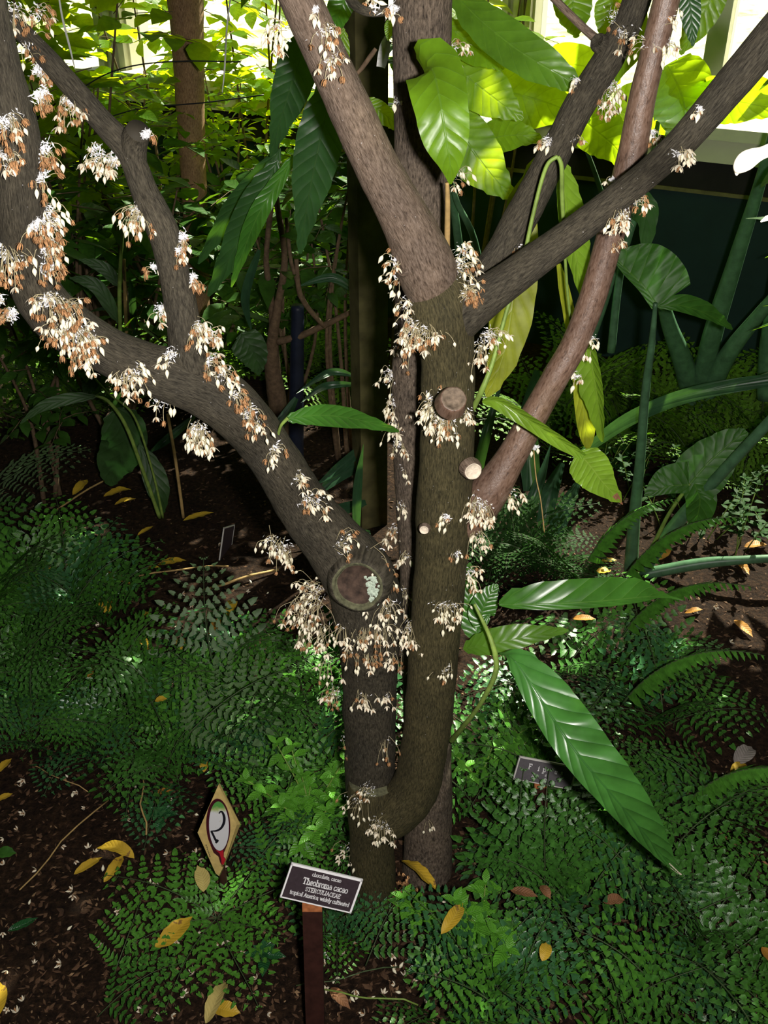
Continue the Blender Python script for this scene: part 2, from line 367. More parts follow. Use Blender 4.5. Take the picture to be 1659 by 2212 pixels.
for i, (s, w) in enumerate(posts):
    b = MB(); box(b, (s - w / 2, -.02, SILL + .035), (s + w / 2, .11, TOP), 0, WM)
    if w > .07:
        for q in (-.34, 0, .34): box(b, (s + q * w - w * .09, -.045, SILL + .035), (s + q * w + w * .09, -.02, TOP), 0, WM)
    struct('trim_%d' % (i + 5), b, 'cream_paint', label='upright cream window post')
for i in range(len(posts) - 1):
    b = MB(); box(b, (posts[i][0] + posts[i][1] / 2, .05, SILL + .035), (posts[i + 1][0] - posts[i + 1][1] / 2, .056, TOP), 0, WM)
    struct('window_%d' % (i + 1), b, 'glass', label='clear greenhouse window pane')
e0, e1 = WM @ Vector((S0, .06, 0)), WM @ Vector((S1, .06, 0))
def wallbox(name, a, bb, z0, z1, mat, label):
    d = (Vector(bb) - Vector(a)); L = d.length; ang = math.atan2(d.y, d.x); m = Matrix.Translation(Vector((a[0], a[1], 0))) @ Matrix.Rotation(ang, 4, 'Z')
    q = MB(); box(q, (0, -.05, z0), (L, .05, z1), 0, m); return struct(name, q, mat, label=label)
wallbox('wall_left', (e0.x, e0.y), (e0.x - .3, -2.4), 0, 3.7, 'wall', 'plain side wall')
wallbox('wall_right', (e1.x, e1.y), (e1.x, -2.4), 0, 3.7, 'wall', 'plain side wall')
wallbox('wall_front', (e0.x - .3, -2.4), (e1.x, -2.4), 0, 3.7, 'wall', 'plain wall')
b = MB(); o_ = 0
b.v = [Vector(p) for p in ((e0.x - .3, -2.4, 3.7), (e1.x, -2.4, 3.7), (e1.x + .02, e1.y + .1, 3.7), (e0.x, e0.y + .1, 3.7))]
b.v += [p + Vector((0, 0, .05)) for p in b.v]
for f in ((0, 3, 2, 1), (4, 5, 6, 7), (0, 1, 5, 4), (1, 2, 6, 5), (2, 3, 7, 6), (3, 0, 4, 7)): b.face(f)
struct('ceiling', b, 'wall', label='shaded roof')
def gz(x, y): return .010 * noise.noise(Vector((x * 2.2, y * 2.2, 0))) + .008 * noise.noise(Vector((x * 7, y * 7, 3))) + .004 * noise.noise(Vector((x * 22, y * 22, 5)))
b = MB(); nx, ny = 170, 190; X0, X1, Y0, Y1 = -3.2, 2.3, .35, 4.9
for j in range(ny + 1):
    for i in range(nx + 1):
        x = X0 + (X1 - X0) * i / nx; y = Y0 + (Y1 - Y0) * j / ny; b.v.append(Vector((x, y, gz(x, y))))
for j in range(ny):
    for i in range(nx):
        x = X0 + (X1 - X0) * (i + .5) / nx; y = Y0 + (Y1 - Y0) * (j + .5) / ny
        if (Vector((x, y, 0)) - W0).dot(wn) < -.02: continue
        a = j * (nx + 1) + i; b.face((a, a + 1, a + nx + 2, a + nx + 1))
struct('floor', b, 'soil', smooth=True, label='dark brown mulch of the planting bed')
b = MB(); b.v = [Vector(p) for p in ((e0.x - .4, -2.5, -.03), (e1.x + .1, -2.5, -.03), (e1.x + .1, e1.y, -.03), (e0.x - .4, e0.y, -.03))]; b.face((0, 1, 2, 3)); struct('ground_under', b, 'soil', label='soil')
bpy.data.objects['ground_under'].name = 'ground'
b = MB(); q0 = WM @ Vector((-40, .13, -.15)); q1 = WM @ Vector((40, .13, -.15)); q2 = WM @ Vector((60, 90, 7)); q3 = WM @ Vector((-60, 90, 7)); b.v = [q0, q1, q2, q3]; b.face((0, 1, 2, 3))
struct('lawn', b, 'lawn', label='sunlit pale lawn outside the windows')

def mk_chips(name, n, mat, smin, smax, seed, label):
    r = random.Random(seed); b = MB()
    for _ in range(n):
        px, py = r.uniform(-60, 1720), 2300 - 1450 * r.random() ** 1.3
        p = G(px, py)
        if (p - W0).dot(wn) < .1: continue
        p.z = gz(p.x, p.y); l = r.uniform(smin, smax); w = l * r.uniform(.2, .6); h = l * r.uniform(.1, .25)
        m = Matrix.Translation(p + Vector((0, 0, h * .4))) @ Matrix.Rotation(r.uniform(0, 6.28), 4, 'Z') @ Matrix.Rotation(r.uniform(-.5, .5), 4, 'X') @ Matrix.Rotation(r.uniform(-.4, .4), 4, 'Y')
        o = len(b.v); vs = [(-l, -w * .5, 0), (0, -w, 0), (l, 0, 0), (0, w, 0), (-l * .3, 0, h), (l * .4, 0, h)]
        b.v += [m @ Vector(v) for v in vs]
        for f in ((0, 1, 4), (1, 5, 4), (1, 2, 5), (2, 3, 5), (3, 4, 5), (3, 0, 4)): b.face([o + i for i in f])
    return tag(b.build(name, mat, None, False), label, 'mulch', None, 'stuff')
mk_chips('mulch_chips', 9000, 'chip', .003, .009, 1, 'dark brown bark chips strewn over the soil')
mk_chips('pale_mulch_flecks', 1300, 'chip2', .002, .0065, 2, 'pale tan flecks of mulch scattered over the soil')
# ------------------------------------------------------------------ the cacao tree
WMAT = {}
def child(name, me, parent, mw=None):             # world-space placement under any parent
    mw = mw or Matrix(); o = bpy.data.objects.new(name, me); C.objects.link(o); o.parent = parent
    pw = WMAT.get(parent.name, Matrix.Translation(parent.location)); o.matrix_basis = pw.inverted() @ mw; WMAT[o.name] = mw.copy(); return o
tree = empty('cacao_tree', G(850, 1990), 'cacao tree with three grey-brown stems covered in clusters of cream and withered flowers', 'tree')
PATH = []                                         # (px, py, world point, radius) of every limb, for seating clusters
def limb(name, spec, mat, n=28, rough=.07, rs=14, label=None, capmat=None, sub=8):
    b = MB(); sp, pts, rad = ptube(b, spec, n, sub, rough=rough, rs=rs, capmi=1 if capmat else None)
    for p, r in zip(pts, rad): PATH.append((*proj(p), p, r))
    o = child(name, b.mesh(name, [mat, capmat] if capmat else [mat]), tree)
    if label: o['label'] = label
    return o
limb('stem', [(925, 2070, 1.13, 135), (922, 1990, 1.13, 116), (922, 1850, 1.14, 106), (925, 1680, 1.16, 102), (918, 1450, 1.18, 98), (910, 1200, 1.19, 98), (904, 1050, 1.20, 102), (899, 850, 1.20, 106), (908, 700, 1.19, 112), (910, 500, 1.18, 118), (912, 300, 1.17, 122), (912, 100, 1.16, 124), (914, -60, 1.15, 126)], 'bark_back', 32, label='rearmost upright stem')
limb('stem', [(812, 2060, 1.06, 130), (812, 2010, 1.06, 104), (808, 1930, 1.06, 96), (803, 1820, 1.06, 96), (800, 1730, 1.06, 100), (802, 1690, 1.065, 96)], 'bark_olive', 30, capmat='moss', label='short lower stem with a mossy cut ledge')
limb('stem', [(803, 1800, 1.09, 90), (800, 1700, 1.09, 108), (800, 1550, 1.085, 114), (798, 1420, 1.075, 126), (795, 1330, 1.06, 150), (782, 1262, 1.05, 156), (745, 1205, 1.045, 142), (700, 1148, 1.04, 128), (648, 1080, 1.03, 118), (600, 1005, 1.01, 112), (555, 940, 1.0, 112), (500, 878, .98, 120), (445, 842, .97, 122), (380, 815, .96, 116), (305, 790, .95, 108), (225, 755, .93, 106), (150, 708, .92, 108), (92, 650, .91, 108), (62, 580, .90, 108), (50, 500, .89, 104), (42, 410, .88, 108), (25, 280, .87, 116), (-6, 140, .86, 100), (-28, 30, .85, 92), (-40, -60, .85, 90)], 'bark_dark', 34, rough=.08, label='leaning stem curving up and away')
limb('branch', [(425, 860, .975, 80), (412, 790, .965, 88), (400, 720, .96, 76), (386, 640, .96, 70), (368, 560, .96, 70), (348, 492, .96, 70), (314, 420, .97, 60), (290, 355, .98, 54), (272, 318, .985, 56), (225, 268, .99, 54), (170, 205, 1.0, 50), (105, 130, 1.01, 45), (40, 62, 1.02, 42), (-20, 10, 1.02, 40)], 'bark_dark', 22, rough=.10)
limb('branch_stub', [(300, 400, .975, 46), (290, 352, .982, 52), (289, 318, .982, 56), (294, 296, .98, 56), (300, 283, .975, 50)], 'bark_dark', 20, rough=.1, label='short cut stub')
limb('stem', [(790, 1800, 1.06, 80), (815, 1775, 1.055, 100), (855, 1752, 1.05, 108), (890, 1712, 1.05, 106), (908, 1665, 1.05, 102), (920, 1590, 1.05, 102), (929, 1500, 1.05, 106), (937, 1400, 1.05, 108), (945, 1300, 1.05, 112), (953, 1200, 1.05, 115), (959, 1100, 1.05, 119), (963, 1000, 1.05, 117), (966, 900, 1.05, 116), (967, 800, 1.05, 117), (962, 730, 1.05, 126), (955, 680, 1.05, 146), (945, 635, 1.05, 136), (930, 595, 1.05, 112)], 'bark_olive', 34, label='middle stem that bends out of the lower stem')
limb('branch', [(958, 740, 1.08, 60), (942, 655, 1.062, 104), (922, 585, 1.045, 128), (892, 508, 1.03, 116), (858, 440, 1.02, 104), (815, 362, 1.01, 98), (765, 255, 1.0, 95), (718, 150, .99, 92), (672, 50, .98, 90), (640, -20, .97, 88), (615, -80, .97, 88)], 'bark_pale', 30, rough=.05)
limb('branch', [(950, 740, 1.06, 90), (985, 690, 1.05, 104), (1030, 655, 1.04, 96), (1090, 612, 1.03, 82), (1160, 560, 1.02, 74), (1240, 500, 1.01, 68), (1320, 438, 1.0, 64), (1400, 374, .99, 62), (1470, 310, .98, 66), (1550, 218, .97, 74), (1620, 135, .96, 80), (1700, 40, .95, 84)], 'bark_dark', 28, rough=.05)
limb('branch', [(975, 720, 1.09, 70), (1030, 630, 1.11, 84), (1075, 560, 1.12, 76), (1125, 470, 1.13, 72), (1165, 395, 1.14, 72), (1205, 315, 1.15, 68), (1250, 230, 1.16, 68), (1290, 165, 1.17, 68), (1325, 110, 1.17, 66), (1360, 40, 1.18, 62), (1395, -50, 1.18, 60)], 'bark_dark', 26, rough=.10, rs=20)
limb('branch', [(1335, 130, 1.17, 30), (1300, 95, 1.165, 20), (1255, 55, 1.16, 17), (1190, -10, 1.155, 16), (1150, -50, 1.15, 16)], 'bark_pale', 12, rough=.05)
limb('branch', [(985, 1140, 1.06, 70), (1020, 1112, 1.055, 86), (1058, 1060, 1.055, 84), (1103, 990, 1.06, 66), (1155, 895, 1.07, 60), (1200, 815, 1.075, 58), (1240, 745, 1.08, 58), (1278, 650, 1.085, 59), (1310, 540, 1.09, 60), (1338, 440, 1.09, 62), (1366, 330, 1.09, 64), (1388, 210, 1.09, 58), (1412, 110, 1.09, 56), (1440, 0, 1.09, 58), (1455, -60, 1.09, 58)], 'bark_red', 26, rough=.03, rs=18)
limb('branch', [(735, -60, .9, 50), (750, -20, .92, 30), (768, 12, .94, 22), (800, 26, .95, 20), (850, 22, .96, 20)], 'bark_dark', 12)
limb('twig', [(966, 395, 1.05, 9), (967, 440, 1.06, 12), (966, 520, 1.08, 13), (966, 560, 1.09, 13)], 'straw', 8, rough=.05)
limb('twig', [(690, 172, 1.3, 5), (735, 175, 1.3, 8), (770, 160, 1.3, 9), (800, 122, 1.3, 11), (812, 105, 1.3, 9)], 'twig', 8)
limb('twig', [(975, 1600, 1.06, 14), (1000, 1570, 1.0, 11), (1030, 1532, .97, 10), (1055, 1490, .95, 11), (1071, 1450, .94, 12), (1070, 1415, .94, 12), (1058, 1375, .95, 10), (1042, 1340, .97, 8), (1025, 1305, .98, 6)], 'twigg', 10, label='green shoot')
limb('twig', [(1018, 890, 1.05, 12), (1040, 845, 1.03, 13), (1065, 780, 1.04, 10), (1095, 670, 1.06, 9), (1130, 560, 1.07, 9), (1150, 470, 1.075, 9), (1170, 390, 1.08, 9), (1185, 352, 1.08, 9), (1205, 338, 1.08, 9)], 'twigg', 10, label='green shoot')
limb('twig', [(1205, 338, 1.08, 9), (1213, 360, 1.08, 10), (1214, 420, 1.09, 10), (1218, 500, 1.10, 8), (1225, 620, 1.12, 6), (1240, 760, 1.15, 5)], 'twigg', 10, label='green shoot')
limb('twig', [(597, 962, 1.0, 6), (601, 938, .99, 7), (608, 918, .98, 7), (622, 903, .98, 9)], 'twigg', 8, label='green leaf stalk')
limb('twig', [(1152, 960, 1.07, 3), (1158, 1030, 1.08, 3), (1168, 1080, 1.08, 3), (1176, 1150, 1.09, 3)], 'straw', 5)
# cut stubs and callus rings
def knot(name, px, py, Y, rpx, d, mats, ring=.28, depth=.5, label=None, lich=False):
    """sawn branch: a short collar that ends in a rolled callus ring round a sunken face; d = outward direction"""
    b = MB(); p = P(px, py, Y); r = rpx * mpp(p); d = Vector(d).normalized(); n = d.orthogonal().normalized(); c = d.cross(n); K = 30
    prof_ = [(1.32, -1.0 * depth - .4), (1.22, -.6 * depth), (1.12, -.2 * depth), (1.06, 0), (.98, .06), (.88, .05), (1 - ring, -.04), (1 - ring - .06, -.12), (.35, -.13), (0.02, -.12)]
    for i, (a, h) in enumerate(prof_):
        for k in range(K):
            t = 2 * math.pi * k / K; q = n * math.cos(t) + c * math.sin(t)
            rr = r * a * (1 + .05 * noise.noise(q * 1.7 + Vector((px, i * .1, 0)))); b.v.append(p + q * rr + d * (h * r + .05 * r * noise.noise(q * 3 + Vector((0, px, 0)))))
    for i in range(len(prof_) - 1):
        for k in range(K):
            k2 = (k + 1) % K; b.face((i * K + k, i * K + k2, (i + 1) * K + k2, (i + 1) * K + k), [(k * r * .2, i * .003), (k * r * .2 + .002, i * .003), (k * r * .2 + .002, i * .003 + .003), (k * r * .2, i * .003 + .003)], 0 if i < 4 else (1 if i < 7 else len(mats) - 1))
    b.face([(len(prof_) - 1) * K + k for k in range(K)], None, len(mats) - 1)
    o = child(name, b.mesh(name, mats), tree)
    if label: o['label'] = label
    if lich:
        q = MB()
        for _ in range(150):
            t = rnd.gauss(-.15, .28); u = rnd.uniform(.15, .95); z = p + d * (-.09 * r) + RT * (r * (.30 + .55 * (1 - abs(u - .5)) * rnd.random())) - UP * (r * (u * 1.5 - .62)) + RT * r * .2 * u
            z = z - d * (z - p).dot(d) - d * .10 * r; s = r * rnd.uniform(.03, .09); o2 = len(q.v); z += d * rnd.uniform(0.0, .05) * r
            for k in range(6): q.v.append(z + (n * math.cos(k * 1.047) + c * math.sin(k * 1.047)) * s * rnd.uniform(.6, 1.3) + d * rnd.uniform(0, .02) * r)
            q.v.append(z + d * s * .5)
            for k in range(6): q.face((o2 + k, o2 + (k + 1) % 6, o2 + 6))
        l = child('lichen_patch', q.mesh('lichen_patch', 'lichen', False), o); l['label'] = 'pale green lichen'; l['kind'] = 'stuff'
    return o
knot('sawn_branch_scar', 772, 1266, .985, 56, (-.12, -1, .25), ['bark_dark', 'moss', 'cutdark'], .14, .5, 'large round sawn scar', True)
knot('cut_branch_stub', 980, 862, .965, 27, (.15, -.8, .85), ['bark_red', 'cut'], .30, .9, 'stub sawn off short with a hollow end')
knot('cut_branch_stub', 1022, 1018, 1.00, 19, (.25, -.95, .1), ['bark_pale', 'cutwhite'], .2, .7, 'small stub with a pale fresh cut')
knot('cut_branch_stub', 916, 1145, 1.005, 10, (-.2, -1, .1), ['bark_pale', 'cutwhite'], .3, .5, 'tiny pale-centred stub')
knot('branch_collar', 866, 575, 1.02, 20, (-.9, -.6, .1), ['bark_pale', 'bark_pale'], .2, .5)
knot('branch_collar', 1290, 88, 1.15, 16, (-.6, -.5, .5), ['bark_dark', 'bark_dark'], .2, .5)
0 and knot('cut_branch_stub', 318, 300, .965, 14, (.9, -.35, .2), ['bark_dark', 'moss'], .2, .6)

# leaves of the tree
def cleaf(spec, wl, wr, mat, label=None, name='leaf', **kw):
    b = MB(); pleaf(b, spec, wl, wr, **kw); o = child(name, b.mesh(name, mat), tree)
    if label: o['label'] = label
    return o
FW_ = [0, .62, .92, 1, .96, .86, .70, .48, .22, .05]                 # broad-shouldered leaf, short tip
EL = [0, .5, .82, .97, 1, .95, .8, .58, .3, .06]
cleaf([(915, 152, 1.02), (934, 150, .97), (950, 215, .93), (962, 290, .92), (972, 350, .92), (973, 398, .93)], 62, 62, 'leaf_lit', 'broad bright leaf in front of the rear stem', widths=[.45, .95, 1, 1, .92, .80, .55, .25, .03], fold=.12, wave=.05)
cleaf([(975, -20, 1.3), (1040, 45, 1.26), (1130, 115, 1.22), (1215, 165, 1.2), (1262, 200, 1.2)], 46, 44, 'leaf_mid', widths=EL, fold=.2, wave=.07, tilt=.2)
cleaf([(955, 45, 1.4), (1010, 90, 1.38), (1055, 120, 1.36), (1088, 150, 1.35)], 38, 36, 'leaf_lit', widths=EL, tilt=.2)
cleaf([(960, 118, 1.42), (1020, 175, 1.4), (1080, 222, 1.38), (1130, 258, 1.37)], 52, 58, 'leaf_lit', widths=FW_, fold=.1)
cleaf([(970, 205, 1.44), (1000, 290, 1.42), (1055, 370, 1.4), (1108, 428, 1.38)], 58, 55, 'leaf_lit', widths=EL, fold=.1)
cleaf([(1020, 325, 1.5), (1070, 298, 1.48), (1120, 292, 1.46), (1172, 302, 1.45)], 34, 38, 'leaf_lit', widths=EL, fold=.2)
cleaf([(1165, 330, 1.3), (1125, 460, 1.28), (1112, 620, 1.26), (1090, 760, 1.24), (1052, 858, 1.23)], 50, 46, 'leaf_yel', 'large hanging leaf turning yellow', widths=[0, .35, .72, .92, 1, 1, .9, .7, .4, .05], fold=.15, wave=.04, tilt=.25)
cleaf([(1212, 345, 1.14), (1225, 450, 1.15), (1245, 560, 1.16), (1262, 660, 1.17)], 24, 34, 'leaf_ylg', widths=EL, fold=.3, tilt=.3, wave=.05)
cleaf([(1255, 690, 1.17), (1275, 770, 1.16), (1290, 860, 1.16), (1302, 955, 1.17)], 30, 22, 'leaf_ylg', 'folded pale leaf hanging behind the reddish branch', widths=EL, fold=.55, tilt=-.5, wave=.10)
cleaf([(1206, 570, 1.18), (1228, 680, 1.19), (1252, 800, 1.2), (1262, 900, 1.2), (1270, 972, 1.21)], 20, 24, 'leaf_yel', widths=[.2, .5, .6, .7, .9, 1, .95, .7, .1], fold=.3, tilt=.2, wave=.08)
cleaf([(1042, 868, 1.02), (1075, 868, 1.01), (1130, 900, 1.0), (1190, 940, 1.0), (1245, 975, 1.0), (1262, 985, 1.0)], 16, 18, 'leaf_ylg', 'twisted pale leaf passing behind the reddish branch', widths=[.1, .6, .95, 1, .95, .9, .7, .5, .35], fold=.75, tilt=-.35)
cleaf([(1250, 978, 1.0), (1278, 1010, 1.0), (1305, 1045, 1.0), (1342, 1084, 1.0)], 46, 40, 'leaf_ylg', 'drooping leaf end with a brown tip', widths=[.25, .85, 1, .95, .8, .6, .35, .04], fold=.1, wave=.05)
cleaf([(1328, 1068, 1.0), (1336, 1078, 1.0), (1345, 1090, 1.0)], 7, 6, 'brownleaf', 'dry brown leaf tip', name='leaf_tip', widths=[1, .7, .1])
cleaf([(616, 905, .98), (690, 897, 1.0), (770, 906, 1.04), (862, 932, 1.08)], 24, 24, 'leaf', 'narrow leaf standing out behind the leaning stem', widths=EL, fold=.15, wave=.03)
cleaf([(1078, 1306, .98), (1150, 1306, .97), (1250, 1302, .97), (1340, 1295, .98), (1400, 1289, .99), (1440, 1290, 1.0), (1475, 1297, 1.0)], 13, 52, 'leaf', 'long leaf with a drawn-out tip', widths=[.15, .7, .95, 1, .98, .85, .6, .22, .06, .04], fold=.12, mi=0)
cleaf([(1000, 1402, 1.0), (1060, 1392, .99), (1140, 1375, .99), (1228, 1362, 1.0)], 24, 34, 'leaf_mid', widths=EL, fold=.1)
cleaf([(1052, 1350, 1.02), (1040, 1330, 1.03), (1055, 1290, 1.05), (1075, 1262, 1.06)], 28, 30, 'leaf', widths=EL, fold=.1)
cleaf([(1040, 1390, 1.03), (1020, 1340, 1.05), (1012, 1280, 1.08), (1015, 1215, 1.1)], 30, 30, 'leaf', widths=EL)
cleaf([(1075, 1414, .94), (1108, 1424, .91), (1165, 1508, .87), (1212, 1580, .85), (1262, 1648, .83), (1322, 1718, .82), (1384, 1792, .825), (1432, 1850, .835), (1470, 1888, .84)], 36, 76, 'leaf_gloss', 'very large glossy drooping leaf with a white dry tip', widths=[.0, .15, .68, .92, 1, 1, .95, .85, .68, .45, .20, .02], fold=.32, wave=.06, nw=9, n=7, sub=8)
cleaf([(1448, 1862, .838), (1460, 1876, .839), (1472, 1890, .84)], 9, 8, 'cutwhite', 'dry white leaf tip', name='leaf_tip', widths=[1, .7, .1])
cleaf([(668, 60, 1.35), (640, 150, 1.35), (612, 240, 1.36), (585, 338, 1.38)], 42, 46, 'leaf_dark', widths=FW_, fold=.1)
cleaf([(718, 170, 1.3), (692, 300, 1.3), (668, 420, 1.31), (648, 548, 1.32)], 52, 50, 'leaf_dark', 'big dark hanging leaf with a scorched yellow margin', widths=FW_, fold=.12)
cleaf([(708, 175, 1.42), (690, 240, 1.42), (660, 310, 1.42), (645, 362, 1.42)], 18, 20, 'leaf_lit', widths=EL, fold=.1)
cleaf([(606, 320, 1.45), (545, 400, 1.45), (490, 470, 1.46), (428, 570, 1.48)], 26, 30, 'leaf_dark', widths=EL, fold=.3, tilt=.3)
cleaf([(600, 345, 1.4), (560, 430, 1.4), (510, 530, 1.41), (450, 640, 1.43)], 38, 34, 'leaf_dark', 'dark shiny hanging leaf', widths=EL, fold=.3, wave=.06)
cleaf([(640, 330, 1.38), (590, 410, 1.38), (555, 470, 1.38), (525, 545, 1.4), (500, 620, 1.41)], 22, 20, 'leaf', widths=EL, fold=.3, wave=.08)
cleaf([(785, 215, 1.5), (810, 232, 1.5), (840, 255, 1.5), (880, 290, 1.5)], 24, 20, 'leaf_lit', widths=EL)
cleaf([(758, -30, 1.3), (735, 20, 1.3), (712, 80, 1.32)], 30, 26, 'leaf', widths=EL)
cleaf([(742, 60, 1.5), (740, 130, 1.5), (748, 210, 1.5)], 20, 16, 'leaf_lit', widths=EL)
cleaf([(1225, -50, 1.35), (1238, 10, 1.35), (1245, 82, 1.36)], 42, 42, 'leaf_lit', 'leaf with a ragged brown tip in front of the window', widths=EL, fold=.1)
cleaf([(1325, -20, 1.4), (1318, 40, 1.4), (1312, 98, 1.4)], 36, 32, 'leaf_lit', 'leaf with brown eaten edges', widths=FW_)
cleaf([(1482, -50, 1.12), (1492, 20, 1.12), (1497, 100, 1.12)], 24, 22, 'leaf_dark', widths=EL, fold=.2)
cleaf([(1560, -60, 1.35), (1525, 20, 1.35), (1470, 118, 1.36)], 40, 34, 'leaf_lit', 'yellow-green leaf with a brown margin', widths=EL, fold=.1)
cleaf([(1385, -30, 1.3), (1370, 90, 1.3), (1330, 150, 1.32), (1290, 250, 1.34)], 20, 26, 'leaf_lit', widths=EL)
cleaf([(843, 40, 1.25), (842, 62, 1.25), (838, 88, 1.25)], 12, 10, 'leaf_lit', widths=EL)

# flower meshes -------------------------------------------------------
def mk_bud(seed):
    r = random.Random(seed); b = MB(); K = 8; pr = [(0, .12), (.12, .62), (.3, .98), (.48, 1), (.68, .70), (.86, .32), (1, .03)]
    L = .0100 * r.uniform(.85, 1.15); rr = .0023 * r.uniform(.9, 1.15)
    for h, w in pr:
        for k in range(K):
            a = 2 * math.pi * k / K; f = 1 + .10 * math.cos(5 * a); b.v.append(Vector((math.cos(a) * w * rr * f, math.sin(a) * w * rr * f, -h * L)))
    for i in range(len(pr) - 1):
        for k in range(K): b.face((i * K + k, (i + 1) * K + k, (i + 1) * K + (k + 1) % K, i * K + (k + 1) % K))
    return b.mesh('flower_bud', 'bud')
def mk_flower(seed, mat, col2, curl, size=.0085, name='flower'):
    r = random.Random(seed); b = MB(); n = 5
    for k in range(n):                                              # pointed sepals
        a = 2 * math.pi * (k + r.uniform(-.12, .12)) / n; d = Vector((math.cos(a), math.sin(a), 0)); s = Vector((-d.y, d.x, 0)); o = len(b.v)
        open_ = r.uniform(.55, 1.15); sz = size * r.uniform(.75, 1.2); z = 0; x = .0008; tw = r.gauss(0, .5) if curl > 1 else 0
        for i in range(5):
            t = i / 4; w = size * (.20 if curl < 1 else .10) * (math.sin(math.pi * min(1, t * .86 + .12))) ** .8
            ang = open_ * (1 - curl * t * 1.6) + tw * t; c = d * x + Vector((0, 0, z))
            b.v += [c - s * w + Vector((0, 0, .0005)), c, c + s * w + Vector((0, 0, .0005))]; x += sz / 4 * math.sin(ang); z -= sz / 4 * math.cos(ang)
        for i in range(4):
            for j in range(2): b.face((o + i * 3 + j, o + i * 3 + j + 1, o + i * 3 + j + 4, o + i * 3 + j + 3))
    for k in range(5):                                              # inner pouches and staminodes
        a = 2 * math.pi * (k + .5) / 5; d = Vector((math.cos(a), math.sin(a), 0)); o = len(b.v)
        p = [Vector((0, 0, -.0008)), d * .0016 + Vector((0, 0, -.0022)), d * .0010 + Vector((0, 0, -.0050)), d * .0022 + Vector((0, 0, -.0062))]; s = Vector((-d.y, d.x, 0)) * .0006
        for q in p: b.v += [q - s, q + s]
        for i in range(3): b.face((o + 2 * i, o + 2 * i + 1, o + 2 * i + 3, o + 2 * i + 2), None, 1)
    return b.mesh(name, [mat, col2])
BUDS = [mk_bud(i) for i in range(3)]
FLOW = [mk_flower(i, 'petal', 'wither', .30, .0095) for i in range(3)]
WITH = [mk_flower(10 + i, 'wither', 'wither', 1.05, .0085, 'withered_flower') for i in range(3)]

def seat(px, py):
    best = None
    for x, y, p, r in PATH:
        rp = r / mpp(p); d = math.hypot(px - x, py - y)
        if d < rp * 1.02:
            f = p.y - math.sqrt(max(0, r * r - (d / rp * r) ** 2))
            if best is None or f < best[0]: best = (f, p, r)
    if best: return P(px, py, best[0] + .002), best[1]
    x, y, p, r = min(PATH, key=lambda q: math.hypot(px - q[0], py - q[1]) - q[3] / mpp(q[2])); return P(px, py, p.y), p
nclu = [0]
def cluster(b, items, px, py, dx, dy, ln, n, brown=.3, openf=.35, fuzz=.4, spread=1.0, Y=None, size=1.0):
    """stalks fan out from the cushion at (px,py) towards screen direction (dx,dy) (y down), ln = reach in px"""
    root, cen = seat(px, py)
    if Y: root = P(px, py, Y); cen = root + Vector((0, .03, 0))
    m = mpp(root); r = random.Random(int(px * 7 + py)); D = (RT * dx - UP * dy)
    D = D.normalized() if D.length > .01 else Vector((0, 0, -1)); side = D.cross(FW).normalized()
    for k in range(n):
        st = root + RT * r.gauss(0, 4) * m * (1 + ln * .02) + UP * r.gauss(0, 4) * m * (1 + ln * .02)
        L = ln * m * r.uniform(.45, 1.05); an = r.gauss(0, .55) * spread; dep = r.uniform(.15, .95)
        v = (D * math.cos(an) + side * math.sin(an) - FW * dep * .75).normalized()
        e = st + v * L * .8 + Vector((0, 0, -1)) * L * r.uniform(-.02, .34); mid = st + v * L * .55 + Vector((0, 0, .08 * L))
        pts = [tuple(st), tuple(mid), tuple(e)]; cv = [Vector(q) for q in catmull(pts, 3)]
        rr = .00042 * size; tube(b, cv, [rr] * len(cv), 4, cap=False)
        dn = (cv[-1] - cv[-2]).normalized() * .7 + Vector((r.gauss(0, .2), r.gauss(0, .2), -.7)); items.append((e, dn.normalized(), brown, openf, size))
    nf = int(fuzz * 120)
    for _ in range(nf):                                              # cottony wax: short crossing threads and grains
        q = root + (D * r.gauss(.10, .16) + side * r.gauss(0, .2)) * ln * m - FW * r.random() * .004; v = Vector((r.gauss(0, 1), r.gauss(0, 1), r.gauss(0, 1))).normalized() * r.uniform(.001, .0035)
        s = v.orthogonal().normalized() * r.uniform(.0002, .0009); o = len(b.v); b.v += [q - v, q + s, q + v, q - s]; b.face((o, o + 1, o + 2, o + 3), None, 1)
def finish(b, items, seed):
    r = random.Random(seed); t = child('flower_cluster', b.mesh('flower_cluster', ['stalk', 'fuzz']), tree, None)
    for e, d, brown, openf, size in items:
        x = r.random(); k = r.randrange(3)
        nm, me = ('withered_flower', WITH[k]) if x < brown else (('flower', FLOW[k]) if x < brown + (1 - brown) * openf else ('flower_bud', BUDS[k]))
        q = (-d).to_track_quat('Z', 'Y').to_matrix().to_4x4(); s = size * r.uniform(.8, 1.15)
        child(nm, me, t, Matrix.Translation(e) @ q @ Matrix.Rotation(r.uniform(0, 6.28), 4, 'Z') @ Matrix.Scale(s, 4))
